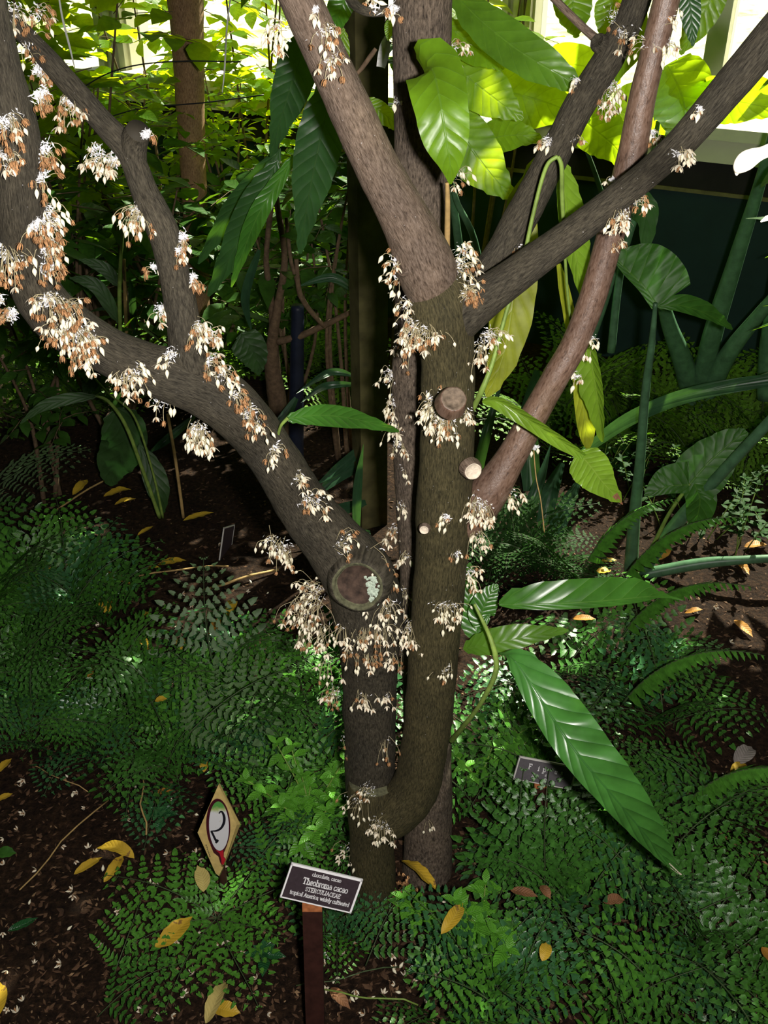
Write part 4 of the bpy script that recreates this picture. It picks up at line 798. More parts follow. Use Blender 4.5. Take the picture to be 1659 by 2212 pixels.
LMK = {'R': [(1178, 1665, 'the grey plant label'), (1465, 1885, 'the white tip of the big drooping leaf'), (1015, 1950, 'the bright herb at the trunk base'), (1640, 2190, 'the orange leaf in the corner'), (1120, 2030, 'the crinkled brown leaf'), (972, 2085, 'the chewed yellow leaf'), (1252, 1406, 'the lone orange leaf'), (1160, 2165, 'the short yellow leaf'), (1305, 2053, 'the brown scrap of leaf'), (1605, 1640, 'the crumpled grey leaf'), (1290, 1660, 'the big drooping leaf')],
  'L': [(472, 1790, 'the number marker'), (694, 1918, 'the cacao label'), (420, 1440, 'the pale standing fern'), (440, 1600, 'the pale silvery fern'), (690, 1690, 'the bright leafy herb'), (760, 1500, 'the leaning stem'), (358, 1716, 'the tan curled leaf')],
  'F': [(148, 1155, 'the tiny label edge'), (230, 1328, 'the curved yellow leaf'), (10, 1662, 'the yellow left-edge leaves'), (205, 1492, 'the brown leaf among the ferns'), (262, 1278, 'the thin orange leaf')],
  'D': [(643, 850, 'the dark blue pipe'), (800, 900, 'the wooden post'), (600, 850, 'the brown bush'), (385, 980, 'the thin brown cane'), (240, 870, 'the gingery plant'), (60, 700, 'the curve of the leaning stem'), (1130, 1000, 'the reddish branch'), (740, 900, 'the narrow green leaf')],
  'B': [(1370, 1100, 'the thick upright stalk'), (1500, 1040, 'the ribbed arrow leaf'), (1320, 1050, 'the drooping pale leaf'), (1500, 830, 'the V of pale stalks'), (1170, 1150, 'the reddish branch foot')]}
def where(lb, px, py):
    x, y, nm = min(LMK[lb[1]], key=lambda q: math.hypot(px - q[0], py - q[1])); dx, dy = px - x, py - y - 20
    w = [] if abs(dy) < 40 else [('') + ('below' if dy > 0 else 'above')]
    if abs(dx) > 30: w.append(('to the right of' if dx > 0 else 'to the left of') if not w else ('right of' if dx > 0 else 'left of'))
    return lb[0] + ' ' + ' and '.join(w or ['beside']) + ' ' + nm
def fern(px, py, size, n, kind, label, group, az0=None, spread=6.28, pitch=(.05, .95), z=0, Y=None):
    p = G(px, py); r = random.Random(int(px * 3 + py * 5))
    if Y: p = Vector((P(px, py, Y).x, Y, 0))
    dw = (p - W0).dot(wn)
    if dw < .42: p += wn * (.42 - dw)
    p.z = gz(p.x, p.y) - .004
    if isinstance(label, tuple): label = where(label, px, py)
    root = empty('fern', p, label, 'fern', group)
    for i in range(n):
        a = (r.uniform(0, 6.28) if az0 is None and n < 3 else ((az0 or r.random()) + spread * (i + r.uniform(-.3, .3)) / n)); me = r.choice(FR[kind])
        child('frond', me, root, fmat(p + Vector((r.gauss(0, .01), r.gauss(0, .01), 0)), a, r.uniform(*pitch), size * 1.12 * r.uniform(.75, 1.15), r.gauss(0, .2)))
    return root
LR = ('glossy dark green fern', 'R')
LL = ('dark green fern', 'L')
LF = ('shaded feathery fern', 'F')
LB = ('mossy green fern', 'B')
rr_ = random.Random(3)
for px, py, s, n in [(1040, 1760, .20, 6), (1180, 1765, .22, 7), (1150, 1790, .2, 6), (1260, 1780, .2, 6), (1130, 1930, .2, 6), (1240, 2020, .2, 6),
                      (1400, 1930, .19, 6), (1420, 2040, .2, 6), (1060, 2140, .19, 6), (1540, 2120, .17, 5), (1620, 2170, .18, 6), (1100, 2230, .18, 6), (1330, 2230, .19, 6), (960, 2190, .15, 5), (1480, 2250, .18, 5),
                     (1330, 1690, .2, 6), (1440, 1560, .19, 5), (1180, 1560, .18, 5), (1300, 1470, .2, 6), (1400, 1450, .2, 5), (1210, 1470, .19, 5), (1040, 1640, .17, 5), (1110, 1650, .17, 5), (1480, 1780, .17, 4), (1560, 1760, .15, 4), (1500, 2020, .15, 4)]:
    fern(px, py, s * 1.22, max(3, n - 3) + (px * 7 % 3 == 0), 'fern', LR, 'dense fern bed on the right')
for px, py, s, n in [(610, 1560, .2, 6), (690, 1560, .2, 6), (540, 1560, .2, 6), (640, 1660, .2, 6), (560, 1690, .19, 5), (700, 1760, .17, 5), (620, 1760, .17, 5), (490, 1600, .2, 5), (440, 1530, .2, 5), (360, 1560, .2, 5), (300, 1600, .19, 5), (380, 1640, .18, 4), (660, 1830, .14, 4), (560, 1480, .2, 5), (640, 1470, .2, 6), (710, 1480, .18, 5), (470, 1470, .2, 4), (350, 1690, .15, 3), (270, 1520, .2, 5), (730, 1650, .17, 5), (725, 2010, .12, 4), (700, 1900, .12, 3)]:
    fern(px, py, s * 1.12, max(3, n - 3) + (px * 7 % 3 == 0), 'fern', LL, 'fern bed on the left')
for px, py, s, n in [(60, 1250, .28, 6), (150, 1290, .26, 5), (20, 1330, .27, 6), (110, 1370, .25, 5), (220, 1350, .22, 4), (60, 1430, .24, 5), (140, 1480, .2, 4), (20, 1500, .22, 5), (80, 1570, .2, 4), (200, 1610, .16, 4), (160, 1330, .26, 5), (60, 1620, .15, 3), (240, 1550, .18, 4)]:
    fern(px, py, s, n, 'fern', LF, 'ferns at the left edge')
for px, py, s, n in [(1340, 980, .3, 6), (1440, 960, .32, 6), (1550, 960, .3, 6), (1640, 980, .3, 6), (1400, 860, .34, 6), (1310, 850, .34, 6), (1500, 880, .34, 5), (1600, 860, .34, 6), (1500, 1010, .28, 5), (1600, 1060, .26, 5), (1180, 960, .34, 5), (1240, 900, .34, 5)]:
    fern(px, py, s, n, 'far', LB, 'ferns by the low wall')
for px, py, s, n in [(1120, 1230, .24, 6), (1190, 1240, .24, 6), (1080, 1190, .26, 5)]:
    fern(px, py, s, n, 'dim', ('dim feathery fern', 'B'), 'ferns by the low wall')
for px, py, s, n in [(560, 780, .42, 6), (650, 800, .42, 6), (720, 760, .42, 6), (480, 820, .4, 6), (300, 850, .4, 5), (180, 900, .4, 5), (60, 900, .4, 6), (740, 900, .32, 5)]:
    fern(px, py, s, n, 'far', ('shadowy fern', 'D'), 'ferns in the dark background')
# individually recognisable fronds
p = G(470, 2000); p.z = .01; t = empty('fern', p, 'bright fern spreading on bare mulch right below the number marker', 'fern')
for a, pt, s, k in ((2.75, .12, .235, 'lt'), (3.55, .15, .17, 'lt'), (4.35, .10, .20, 'lt'), (5.15, .12, .21, 'lt'), (.25, .25, .22, 'lt'), (.85, .3, .14, 'lt'), (2.1, .35, .14, 'lt'), (5.8, .2, .15, 'lt')):
    child('frond', FR['lt'][0], t, fmat(p + Vector((0, 0, .01)), a, pt, s))
def one(px, py, az, pt, s, kind, label, roll=0, z=.02):
    p = G(px, py); p.z = z; t = empty('fern', p, label, 'fern'); child('frond', FR[kind][0], t, fmat(p, az, pt, s, roll)); return t
one(475, 1520, 1.85, .9, .33, 'pale', 'pale grey-green fern standing up at the edge of the bare mulch')
one(400, 1665, .55, .35, .30, 'pale', 'pale silvery fern above the number marker', .2, .08)
one(-20, 1130, .35, .35, .34, 'pale', 'pale lacy fern at the left edge beside the tiny label', 0, .08)
one(560, 1880, .75, .35, .22, 'lt', 'fern reaching in between the marker and the cacao label', 0, .03)
one(250, 2120, 1.3, .25, .17, 'lt', 'small fern sprig on the mulch near the bottom edge')
one(215, 2212, .5, .2, .17, 'fern', 'dull fern sprig at the bottom edge')
one(1118, 1965, 1.50, 1.12, .26, 'fern', 'fern frond rising over the lower left corner of the grey plant label')
one(1170, 1970, 1.5, 1.18, .27, 'fern', 'fern frond rising over the middle of the grey plant label')
one(1215, 1950, 1.45, 1.05, .20, 'fern', 'short fern frond under the right half of the grey plant label')
one(790, 2110, 1.0, .3, .16, 'fern', 'little fern at the foot of the trunks', 0, .03)
for i, (px, py, az, s) in enumerate([(1330, 1330, -.25, .36), (1330, 1450, -.35, .34), (1330, 1600, -.4, .34), (1460, 1820, -.5, .3), (1250, 1300, .1, .3)]):
    p = G(px, py); p.z = .10; t = empty('sword_fern', p, 'arching narrow fern with hanging leaflets, ' + ('second from the top of its row', 'middle one of its row', 'fourth down its row', 'lowest of its row by the bare soil', 'topmost, over the horizontal leaf')[i], 'fern', 'arching ferns on the right'); child('frond', FR['sword'][i % 2], t, fmat(p, az, .75, s))

# ------------------------------------------------------------------ herbs, shrubs
def leaflet(mb, p, d, up, L, w, fold=.2, mi=0, droop=.25):
    s = d.cross(up)
    if s.length < 1e-3: s = d.orthogonal()
    s.normalize(); n = s.cross(d).normalized(); o = len(mb.v); ed = [(0, .06), (.15, .62), (.38, 1), (.65, .78), (.86, .34), (1, 0)]
    for t, e_ in ed:
        c_ = p + d * (L * t) - n * (droop * L * t * t); mb.v += [c_ - s * (w * e_) + n * (w * fold * e_), c_, c_ + s * (w * e_) + n * (w * fold * e_)]
    for i in range(5):
        for j in range(2): mb.face((o + i * 3 + j, o + i * 3 + j + 1, o + i * 3 + j + 4, o + i * 3 + j + 3), [(j / 2, ed[i][0]), ((j + 1) / 2, ed[i][0]), ((j + 1) / 2, ed[i + 1][0]), (j / 2, ed[i + 1][0])], mi)
def herb(name, px, py, h, spread, nst, npair, L, mat, label, group=None, seed=1, lean=.5, cat='small plant', Y=None):
    r = random.Random(seed + int(px)); base = G(px, py); base.z = gz(base.x, base.y)
    if Y: base = Vector((P(px, py, Y).x, Y, 0))
    root = empty(name, base, label, cat, group); sb, lb = MB(), MB()
    for k in range(nst):
        a = r.uniform(0, 6.28); q = Vector((r.gauss(0, spread), r.gauss(0, spread), 0)) + base; hh = h * r.uniform(.6, 1.1); d = Vector((math.cos(a) * lean, math.sin(a) * lean, 1))
        pts = [q + d * hh * t + Vector((0, 0, -.12 * hh * t * t)) for t in (0, .33, .66, 1)]; tube(sb, pts, [.0018, .0016, .0013, .0008], 5)
        for j in range(npair):
            t = .35 + .65 * (j + .3) / npair; c_ = pts[0].lerp(pts[3], t); aa = a + j * 1.57 + r.uniform(-.3, .3); l = L * (1.1 - .45 * t) * r.uniform(.8, 1.15)
            for s in (0, math.pi): leaflet(lb, c_, Vector((math.cos(aa + s), math.sin(aa + s), r.uniform(.0, .5))).normalized(), Vector((0, 0, 1)), l, l * .27)
        for s in range(3): aa = a + s * 2.1; leaflet(lb, pts[3], Vector((math.cos(aa), math.sin(aa), .7)).normalized(), Vector((0, 0, 1)), L * .5, L * .14)
    child('stem', sb.mesh('stem', 'twigg'), root); child('foliage', lb.mesh('foliage', mat), root); return root
herb('leafy_herb', 690, 1790, .19, .035, 15, 4, .044, 'seed', 'bright green leafy herb left of the trunk foot, above the cacao label', seed=2)
herb('leafy_herb', 1022, 2040, .13, .020, 8, 4, .048, 'seed', 'bright green herb right against the trunk base')
herb('leafy_herb', 1060, 1720, .19, .035, 11, 4, .042, 'seed', 'green herb under the green shoot on the right of the trunk', seed=5)
herb('leafy_herb', 1150, 1690, .17, .03, 8, 3, .032, 'seed', 'small green herb behind the grey label', seed=6)
herb('leafy_herb', 940, 2080, .05, .03, 5, 2, .028, 'seed_dk', 'low dark herb at the foot of the trunks beneath the yellow leaf', seed=7)
for px, py, mt in ((570, 2085, 'seed_dk'), (350, 1775, 'seed_dk')):
    herb('seedling', px, py, .03, .004, 1, 2, .045, mt, {570: 'dark glossy seedling beside the lower right of the bright fern', 350: 'dark seedling on bare mulch left of the number marker'}[px], seed=8, lean=.1)
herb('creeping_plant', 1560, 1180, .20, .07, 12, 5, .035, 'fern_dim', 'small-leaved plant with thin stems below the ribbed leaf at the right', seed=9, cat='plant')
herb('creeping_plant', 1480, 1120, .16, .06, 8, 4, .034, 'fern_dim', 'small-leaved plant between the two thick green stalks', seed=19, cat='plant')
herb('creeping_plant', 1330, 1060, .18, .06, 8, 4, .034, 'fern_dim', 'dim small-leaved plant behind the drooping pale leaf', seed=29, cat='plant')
def shrub(name, px, py, Y, hw, hh, hd, n, L, mat, label, cat='shrub', group=None, seed=1, wr=.30, bend=.5, nst=4, stemmat='twig', droopy=.2):
    """foliage centred where the photo shows it, real height and depth; stems run down to the ground"""
    r = random.Random(seed); c_ = P(px, py, Y); base = Vector((c_.x, c_.y, 0)); root = empty(name, base, label, cat, group); sb, lb = MB(), MB()
    per = 6
    for k in range(n // per):
        while True:
            q = Vector((r.uniform(-1, 1), r.uniform(-1, 1), r.uniform(-1, 1)))
            if q.length < 1: break
        q = c_ + Vector((q.x * hw, q.y * hd, q.z * hh)); 
        if (q - W0).dot(wn) < .05: q += wn * (.1 - (q - W0).dot(wn))
        if q.z < .05: q.z = .05 + r.random() * .1
        a = r.uniform(0, 6.28); d = Vector((math.cos(a), math.sin(a), r.uniform(-.3, .5))).normalized(); tl = L * per * .33
        pts = [q + d * tl * t - Vector((0, 0, bend * tl * t * t * .5)) for t in (0, .5, 1)]; tube(sb, pts, [.0016, .0012, .0007], 3, cap=False)
        for j in range(per):
            t = (j + .5) / per; p_ = pts[0].lerp(pts[2], t); sd = 1 if j % 2 else -1; dd = (d * .6 + d.cross(Vector((0, 0, 1))) * sd + Vector((0, 0, r.uniform(-.6, .3)))).normalized()
            if (p_ + dd * L - W0).dot(wn) < .03: continue
            leaflet(lb, p_, dd, Vector((r.gauss(0, .3), r.gauss(0, .3), 1)).normalized(), L * r.uniform(.7, 1.2), L * wr * r.uniform(.85, 1.1), droop=droopy)
    for k in range(nst):
        a = r.uniform(0, 6.28); e_ = c_ + Vector((math.cos(a) * hw * .6, math.sin(a) * hd * .6, hh * .7)); m_ = base.lerp(e_, .5) + Vector((r.gauss(0, .03), r.gauss(0, .03), 0))
        cv = [Vector(x) for x in catmull([tuple(base + Vector((r.gauss(0, .02), r.gauss(0, .02), 0))), tuple(m_), tuple(e_)], 6)]; tube(sb, cv, [.008 * (1 - .8 * i / len(cv)) for i in range(len(cv))], 6)
    child('stem', sb.mesh('stem', stemmat), root); child('foliage', lb.mesh('foliage', mat), root); return root
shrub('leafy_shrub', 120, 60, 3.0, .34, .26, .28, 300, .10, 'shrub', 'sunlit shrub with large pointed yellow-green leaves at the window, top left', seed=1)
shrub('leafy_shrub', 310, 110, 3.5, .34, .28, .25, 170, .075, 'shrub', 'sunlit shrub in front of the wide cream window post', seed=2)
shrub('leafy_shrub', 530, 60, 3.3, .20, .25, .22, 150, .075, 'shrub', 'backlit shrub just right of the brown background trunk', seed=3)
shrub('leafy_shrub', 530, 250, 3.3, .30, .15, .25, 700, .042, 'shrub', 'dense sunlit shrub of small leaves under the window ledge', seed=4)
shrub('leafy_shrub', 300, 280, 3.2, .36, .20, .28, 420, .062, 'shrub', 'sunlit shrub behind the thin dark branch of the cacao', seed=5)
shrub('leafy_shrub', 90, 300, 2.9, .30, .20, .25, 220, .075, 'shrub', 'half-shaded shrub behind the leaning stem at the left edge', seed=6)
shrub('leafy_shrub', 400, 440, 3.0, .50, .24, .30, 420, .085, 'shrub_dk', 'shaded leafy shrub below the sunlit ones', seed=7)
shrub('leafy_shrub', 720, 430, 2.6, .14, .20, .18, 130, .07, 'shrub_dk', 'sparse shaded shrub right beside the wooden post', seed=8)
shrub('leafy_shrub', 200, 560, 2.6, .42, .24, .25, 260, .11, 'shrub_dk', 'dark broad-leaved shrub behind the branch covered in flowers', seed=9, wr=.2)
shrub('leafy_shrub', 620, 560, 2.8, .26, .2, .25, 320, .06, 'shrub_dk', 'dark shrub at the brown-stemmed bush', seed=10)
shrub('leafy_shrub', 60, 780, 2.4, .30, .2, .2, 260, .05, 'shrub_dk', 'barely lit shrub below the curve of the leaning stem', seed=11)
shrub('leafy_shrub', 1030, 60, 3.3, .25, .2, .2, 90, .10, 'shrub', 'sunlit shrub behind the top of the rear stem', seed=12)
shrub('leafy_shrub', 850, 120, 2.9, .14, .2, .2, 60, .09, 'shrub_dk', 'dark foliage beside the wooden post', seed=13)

def stalkthing(name, label, cat, stalks, leaves, base=None, group=None):
    """plant given by stalk paths (px,py,Y,w) and broad leaves"""
    f = stalks[0]; p = P(*f[0][0][:3]); root = empty(name, Vector((p.x, p.y, 0)), label, cat, group)
    for sp, mat in stalks:
        b = MB(); ptube(b, sp, 10, 6); child('stalk', b.mesh('stalk', mat), root)
    for sp, wl, wr, mat, kw in leaves:
        b = MB(); pleaf(b, sp, wl, wr, **kw); child('leaf', b.mesh('leaf', mat), root)
    return root
HEART = [0, .75, .98, 1, .95, .85, .7, .5, .28, .04]
stalkthing('aroid_plant', 'tall aroid with thick blue-green stalks and a ribbed arrow-shaped leaf, at the right', 'aroid plant',
  [([(1362, 1240, 2.02, 30), (1370, 1120, 1.99, 26), (1382, 1000, 1.96, 22), (1394, 850, 1.93, 19), (1408, 740, 1.9, 15), (1416, 655, 1.88, 9)], 'aroid_stem'),
   ([(1385, 1235, 2.03, 32), (1470, 1120, 1.98, 30), (1570, 1010, 1.93, 26), (1700, 870, 1.88, 24)], 'aroid_stem'),
   ([(1372, 1240, 2.01, 14), (1410, 1180, 1.99, 10), (1445, 1110, 1.97, 8), (1490, 1045, 1.96, 8)], 'twigg'),
   ([(1392, 1240, 2.02, 26), (1510, 1218, 2.0, 26), (1600, 1210, 1.98, 20), (1700, 1205, 1.97, 18)], 'aroid_stem')],
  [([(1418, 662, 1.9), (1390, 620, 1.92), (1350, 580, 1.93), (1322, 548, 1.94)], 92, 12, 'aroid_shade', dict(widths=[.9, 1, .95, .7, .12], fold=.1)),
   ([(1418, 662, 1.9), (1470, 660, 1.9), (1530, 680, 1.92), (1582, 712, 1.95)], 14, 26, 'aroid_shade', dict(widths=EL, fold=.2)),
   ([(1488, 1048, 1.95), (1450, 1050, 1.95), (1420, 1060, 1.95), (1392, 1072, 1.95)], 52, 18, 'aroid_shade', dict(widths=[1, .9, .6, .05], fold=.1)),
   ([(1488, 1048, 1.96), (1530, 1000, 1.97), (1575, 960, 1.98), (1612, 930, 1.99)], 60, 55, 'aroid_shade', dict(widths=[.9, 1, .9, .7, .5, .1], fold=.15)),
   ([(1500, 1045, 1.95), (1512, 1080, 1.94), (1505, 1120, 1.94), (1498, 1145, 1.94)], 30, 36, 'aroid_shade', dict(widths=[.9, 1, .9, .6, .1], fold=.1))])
stalkthing('aroid_plant', 'aroid with pale broad stalks rising in a V before the dark green wall', 'aroid plant',
  [([(1500, 870, 2.75, 50), (1475, 780, 2.7, 44), (1445, 700, 2.65, 34), (1430, 640, 2.6, 24)], 'aroid_stem'),
   ([(1505, 870, 2.75, 44), (1540, 720, 2.65, 42), (1590, 560, 2.55, 34), (1640, 400, 2.5, 26), (1680, 250, 2.45, 20)], 'aroid_stem'),
   ([(1520, 870, 2.75, 50), (1570, 770, 2.65, 40), (1640, 680, 2.6, 30), (1720, 590, 2.55, 28)], 'aroid_stem'),
   ([(1655, 860, 2.7, 40), (1660, 740, 2.7, 36), (1690, 560, 2.6, 30)], 'aroid_stem')], [])
stalkthing('strap_plant', 'long arching leaf sweeping up to the right behind the thick stalk', 'plant',
  [([(1255, 985, 2.2, 8), (1300, 945, 2.2, 8)], 'aroid_stem')],
  [([(1250, 985, 2.2), (1360, 905, 2.15), (1500, 850, 2.1), (1700, 815, 2.05)], 16, 16, 'strap', dict(widths=[.4, .9, 1, 1, .8], fold=.3)),
   ([(1215, 1000, 2.2), (1190, 1060, 2.15), (1175, 1130, 2.1)], 18, 18, 'strap', dict(widths=[.3, 1, .9], fold=.3)),
   ([(1250, 1040, 2.2), (1220, 1100, 2.15), (1195, 1160, 2.1)], 18, 18, 'strap', dict(widths=[.3, 1, .9], fold=.3)),
   ([(1160, 800, 2.5), (1140, 920, 2.4), (1150, 1060, 2.3)], 22, 22, 'strap', dict(widths=[.3, 1, .9], fold=.3))])
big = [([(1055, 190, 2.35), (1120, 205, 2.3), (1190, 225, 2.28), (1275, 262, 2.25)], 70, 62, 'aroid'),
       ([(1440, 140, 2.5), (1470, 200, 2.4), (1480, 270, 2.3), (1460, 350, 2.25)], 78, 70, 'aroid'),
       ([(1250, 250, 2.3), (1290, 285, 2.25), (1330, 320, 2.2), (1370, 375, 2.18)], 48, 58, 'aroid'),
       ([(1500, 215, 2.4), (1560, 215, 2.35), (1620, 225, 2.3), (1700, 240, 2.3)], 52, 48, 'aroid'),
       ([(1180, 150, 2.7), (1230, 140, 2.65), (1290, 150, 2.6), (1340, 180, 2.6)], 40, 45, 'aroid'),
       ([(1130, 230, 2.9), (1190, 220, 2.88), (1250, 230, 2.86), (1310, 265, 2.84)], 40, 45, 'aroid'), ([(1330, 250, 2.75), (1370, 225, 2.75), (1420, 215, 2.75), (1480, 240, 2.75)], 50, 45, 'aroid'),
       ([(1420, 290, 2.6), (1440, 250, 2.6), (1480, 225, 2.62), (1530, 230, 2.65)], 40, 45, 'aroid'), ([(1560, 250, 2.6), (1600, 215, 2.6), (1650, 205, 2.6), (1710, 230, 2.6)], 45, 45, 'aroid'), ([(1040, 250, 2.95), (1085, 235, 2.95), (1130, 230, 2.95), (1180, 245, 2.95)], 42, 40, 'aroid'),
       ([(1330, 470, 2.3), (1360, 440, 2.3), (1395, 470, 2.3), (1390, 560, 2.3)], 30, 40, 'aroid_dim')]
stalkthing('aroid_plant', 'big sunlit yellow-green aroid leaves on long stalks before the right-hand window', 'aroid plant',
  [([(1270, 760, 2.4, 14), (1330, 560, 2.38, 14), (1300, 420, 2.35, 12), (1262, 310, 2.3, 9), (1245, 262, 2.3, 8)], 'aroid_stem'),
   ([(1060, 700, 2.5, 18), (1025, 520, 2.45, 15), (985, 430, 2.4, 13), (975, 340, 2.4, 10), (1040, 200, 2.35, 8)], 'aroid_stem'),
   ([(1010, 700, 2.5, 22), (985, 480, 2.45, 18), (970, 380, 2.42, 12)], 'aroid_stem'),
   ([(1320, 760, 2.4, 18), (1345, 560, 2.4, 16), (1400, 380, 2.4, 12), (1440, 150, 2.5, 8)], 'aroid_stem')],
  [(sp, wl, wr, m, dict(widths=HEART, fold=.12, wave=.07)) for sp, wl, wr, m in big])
stalkthing('leafy_cane', 'gingery plant with an arching leaf and drooping dark leaves under the leaning stem', 'plant',
  [([(345, 1118, 2.2, 9), (310, 1020, 2.18, 8), (272, 920, 2.15, 8), (235, 868, 2.13, 7), (205, 855, 2.12, 5)], 'twigg'),
   ([(352, 1118, 2.2, 6), (330, 1020, 2.18, 5), (290, 900, 2.15, 5), (235, 850, 2.13, 4), (190, 800, 2.1, 4)], 'twigg'),
   ([(262, 790, 2.3, 8), (258, 640, 2.3, 9), (262, 540, 2.3, 7), (270, 440, 2.3, 4)], 'twigg')],
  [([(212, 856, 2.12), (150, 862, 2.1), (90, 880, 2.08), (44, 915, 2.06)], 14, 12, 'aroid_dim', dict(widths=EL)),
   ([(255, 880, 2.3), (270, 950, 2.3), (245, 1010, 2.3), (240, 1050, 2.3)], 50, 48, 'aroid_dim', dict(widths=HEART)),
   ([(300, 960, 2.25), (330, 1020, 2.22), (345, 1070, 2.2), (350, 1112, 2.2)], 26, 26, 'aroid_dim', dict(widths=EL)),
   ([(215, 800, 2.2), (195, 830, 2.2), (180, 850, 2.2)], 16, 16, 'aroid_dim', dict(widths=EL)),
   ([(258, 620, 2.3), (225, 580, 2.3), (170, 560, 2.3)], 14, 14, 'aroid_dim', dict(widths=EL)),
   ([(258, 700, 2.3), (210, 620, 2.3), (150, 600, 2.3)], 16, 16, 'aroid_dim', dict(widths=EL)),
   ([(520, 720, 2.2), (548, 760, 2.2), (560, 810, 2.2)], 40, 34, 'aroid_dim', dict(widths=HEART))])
sb = MB()
root = empty('brown_bush', P(600, 900, 2.5) * Vector((1, 1, 0)) if False else Vector((P(600, 900, 2.5).x, 2.5, 0)), 'leafless brown-stemmed bush standing behind the leaning stem', 'bush')
for sp in ([(612, 1010, 2.5, 44), (600, 880, 2.5, 40), (588, 780, 2.48, 34), (590, 720, 2.46, 24), (600, 660, 2.45, 18), (615, 560, 2.43, 14), (600, 450, 2.4, 12), (590, 380, 2.4, 10)],
           [(592, 740, 2.47, 20), (585, 640, 2.45, 14), (575, 560, 2.44, 12), (585, 450, 2.42, 12)],
           [(640, 560, 2.4, 10), (650, 640, 2.4, 12), (700, 705, 2.42, 9)], [(600, 738, 2.46, 16), (650, 725, 2.44, 15), (710, 698, 2.42, 13), (762, 672, 2.4, 10)], [(618, 470, 2.4, 8), (628, 560, 2.4, 9), (640, 600, 2.4, 10), (648, 640, 2.4, 10)]):
    b = MB(); ptube(b, sp, 10, 6, rough=.15); child('stem', b.mesh('stem', 'twig'), root)
# single structures
def lone(name, spec, mat, label, cat, n=14, rough=0, capmat=None, group=None):
    b = MB(); ptube(b, spec, n, 6, rough=rough); o = b.build(name, mat); tag(o, label, cat, group); return rebase(o)
pp = G(800, 1130); x_ = pp.x
b = MB(); mm = Matrix.Translation(Vector((P(800, 1120, 2.27).x, 2.27, 0))) @ Matrix.Rotation(.35, 4, 'Z'); box(b, (-.036, -.036, -.05), (.036, .036, 2.7), 0, mm); tag(rebase(b.build('wooden_post', 'post', None, False)), 'square weathered wooden post behind the cacao stems', 'post')
bt = shrub('shade_tree', 412, 260, 2.75, .01, .01, .01, 0, .1, 'shrub_dk', 'brown background tree trunk standing in front of the window', cat='tree', nst=0)
for o in list(bt.children): bpy.data.objects.remove(o)
b = MB(); ptube(b, [(388, -380, 3.1, 86), (392, -200, 3.1, 86), (395, -80, 3.1, 84), (400, 0, 3.1, 78), (407, 120, 3.1, 68), (412, 260, 3.1, 60), (420, 420, 3.1, 54), (425, 560, 3.1, 52), (428, 700, 3.1, 52), (430, 870, 3.1, 60)], 18, 6, rough=.06); child('trunk', b.mesh('trunk', 'bark_tan'), bt)
b = MB(); r = random.Random(77)                  # unseen canopy of leaves, added out of frame to keep sun off the ground
for k in range(9500):
    u = r.uniform(-3.9, 1.75); q = W0 + wdir * u + wn * ((.80 if u < -.2 else 1.0) + r.gauss(0, .10)); q.z = r.uniform(.5, 2.6 if u < -.2 else 2.42); fx, fy = proj(q)
    if -70 < fx < 1740 and fy > -60: continue
    a = r.uniform(0, 6.28); leaflet(b, q, Vector((math.cos(a), math.sin(a), r.uniform(-.5, .3))).normalized(), Vector((0, 0, 1)), r.uniform(.09, .16), r.uniform(.025, .04))
for q0, q1 in ((P(392, -200, 3.1), Vector((-1.9, 3.6, 1.9))), (P(392, -200, 3.1), Vector((.3, 2.7, 1.95))), (Vector((.3, 2.7, 1.95)), Vector((1.5, 2.15, 1.9))), (P(388, -380, 3.1), Vector((-.3, 3.0, 2.4)))):
    tube(b, [q0, q0.lerp(q1, .5) + Vector((0, 0, .05)), q1], [.018, .013, .006], 8, mi=1)
child('added_shade_canopy', b.mesh('added_shade_canopy', ['shrub_dk', 'twig']), bt)
lone('standpipe', [(640, 1080, 2.45, 34), (640, 900, 2.45, 32), (642, 740, 2.45, 30), (643, 660, 2.45, 28)], 'pipe', 'dark blue pipe standing between the brown bush and the post', 'pipe')
lone('bamboo_cane', [(396, 1118, 2.2, 7), (380, 1000, 2.2, 7), (362, 895, 2.2, 7)], 'straw', 'thin brown cane stuck in the mulch under the leaning stem', 'cane', 8)
lone('bamboo_cane', [(275, 760, 2.5, 7), (270, 640, 2.5, 8), (268, 560, 2.5, 7)], 'straw', 'thin brown cane beside the green cane stem', 'cane', 8)
lone('wire', [(170, 195, 2.6, 3), (230, 160, 2.6, 3), (300, 140, 2.6, 3), (400, 132, 2.6, 3), (520, 134, 2.6, 3)], 'black', 'dark wire crossing the sunlit leaves at upper left', 'wire', 5)
lone('wire', [(190, 270, 3.0, 3), (300, 235, 3.0, 3), (440, 222, 3.0, 3), (570, 205, 3.0, 3)], 'black', 'dark wire sagging above the shaded leaves', 'wire', 5)
lone('hanging_string', [(125, -20, 2.2, 4), (135, 40, 2.2, 5), (150, 100, 2.2, 5), (162, 150, 2.2, 2)], 'white', 'white string hanging in the sunlit leaves', 'string', 5)
lone('hanging_string', [(500, -20, 2.4, 3), (490, 60, 2.4, 4), (485, 150, 2.4, 4), (480, 200, 2.4, 2)], 'white', 'white string hanging beside the brown background trunk', 'string', 5)
b = MB(); pleaf(b, [(836, 80, 1.5), (832, 110, 1.48), (824, 145, 1.48)], 16, 12, widths=[.3, .9, .7], fold=.6, wave=.15); tag(rebase(b.build('dried_leaf', 'white')), 'white curled dry leaf hanging beside the rear stem', 'leaf')
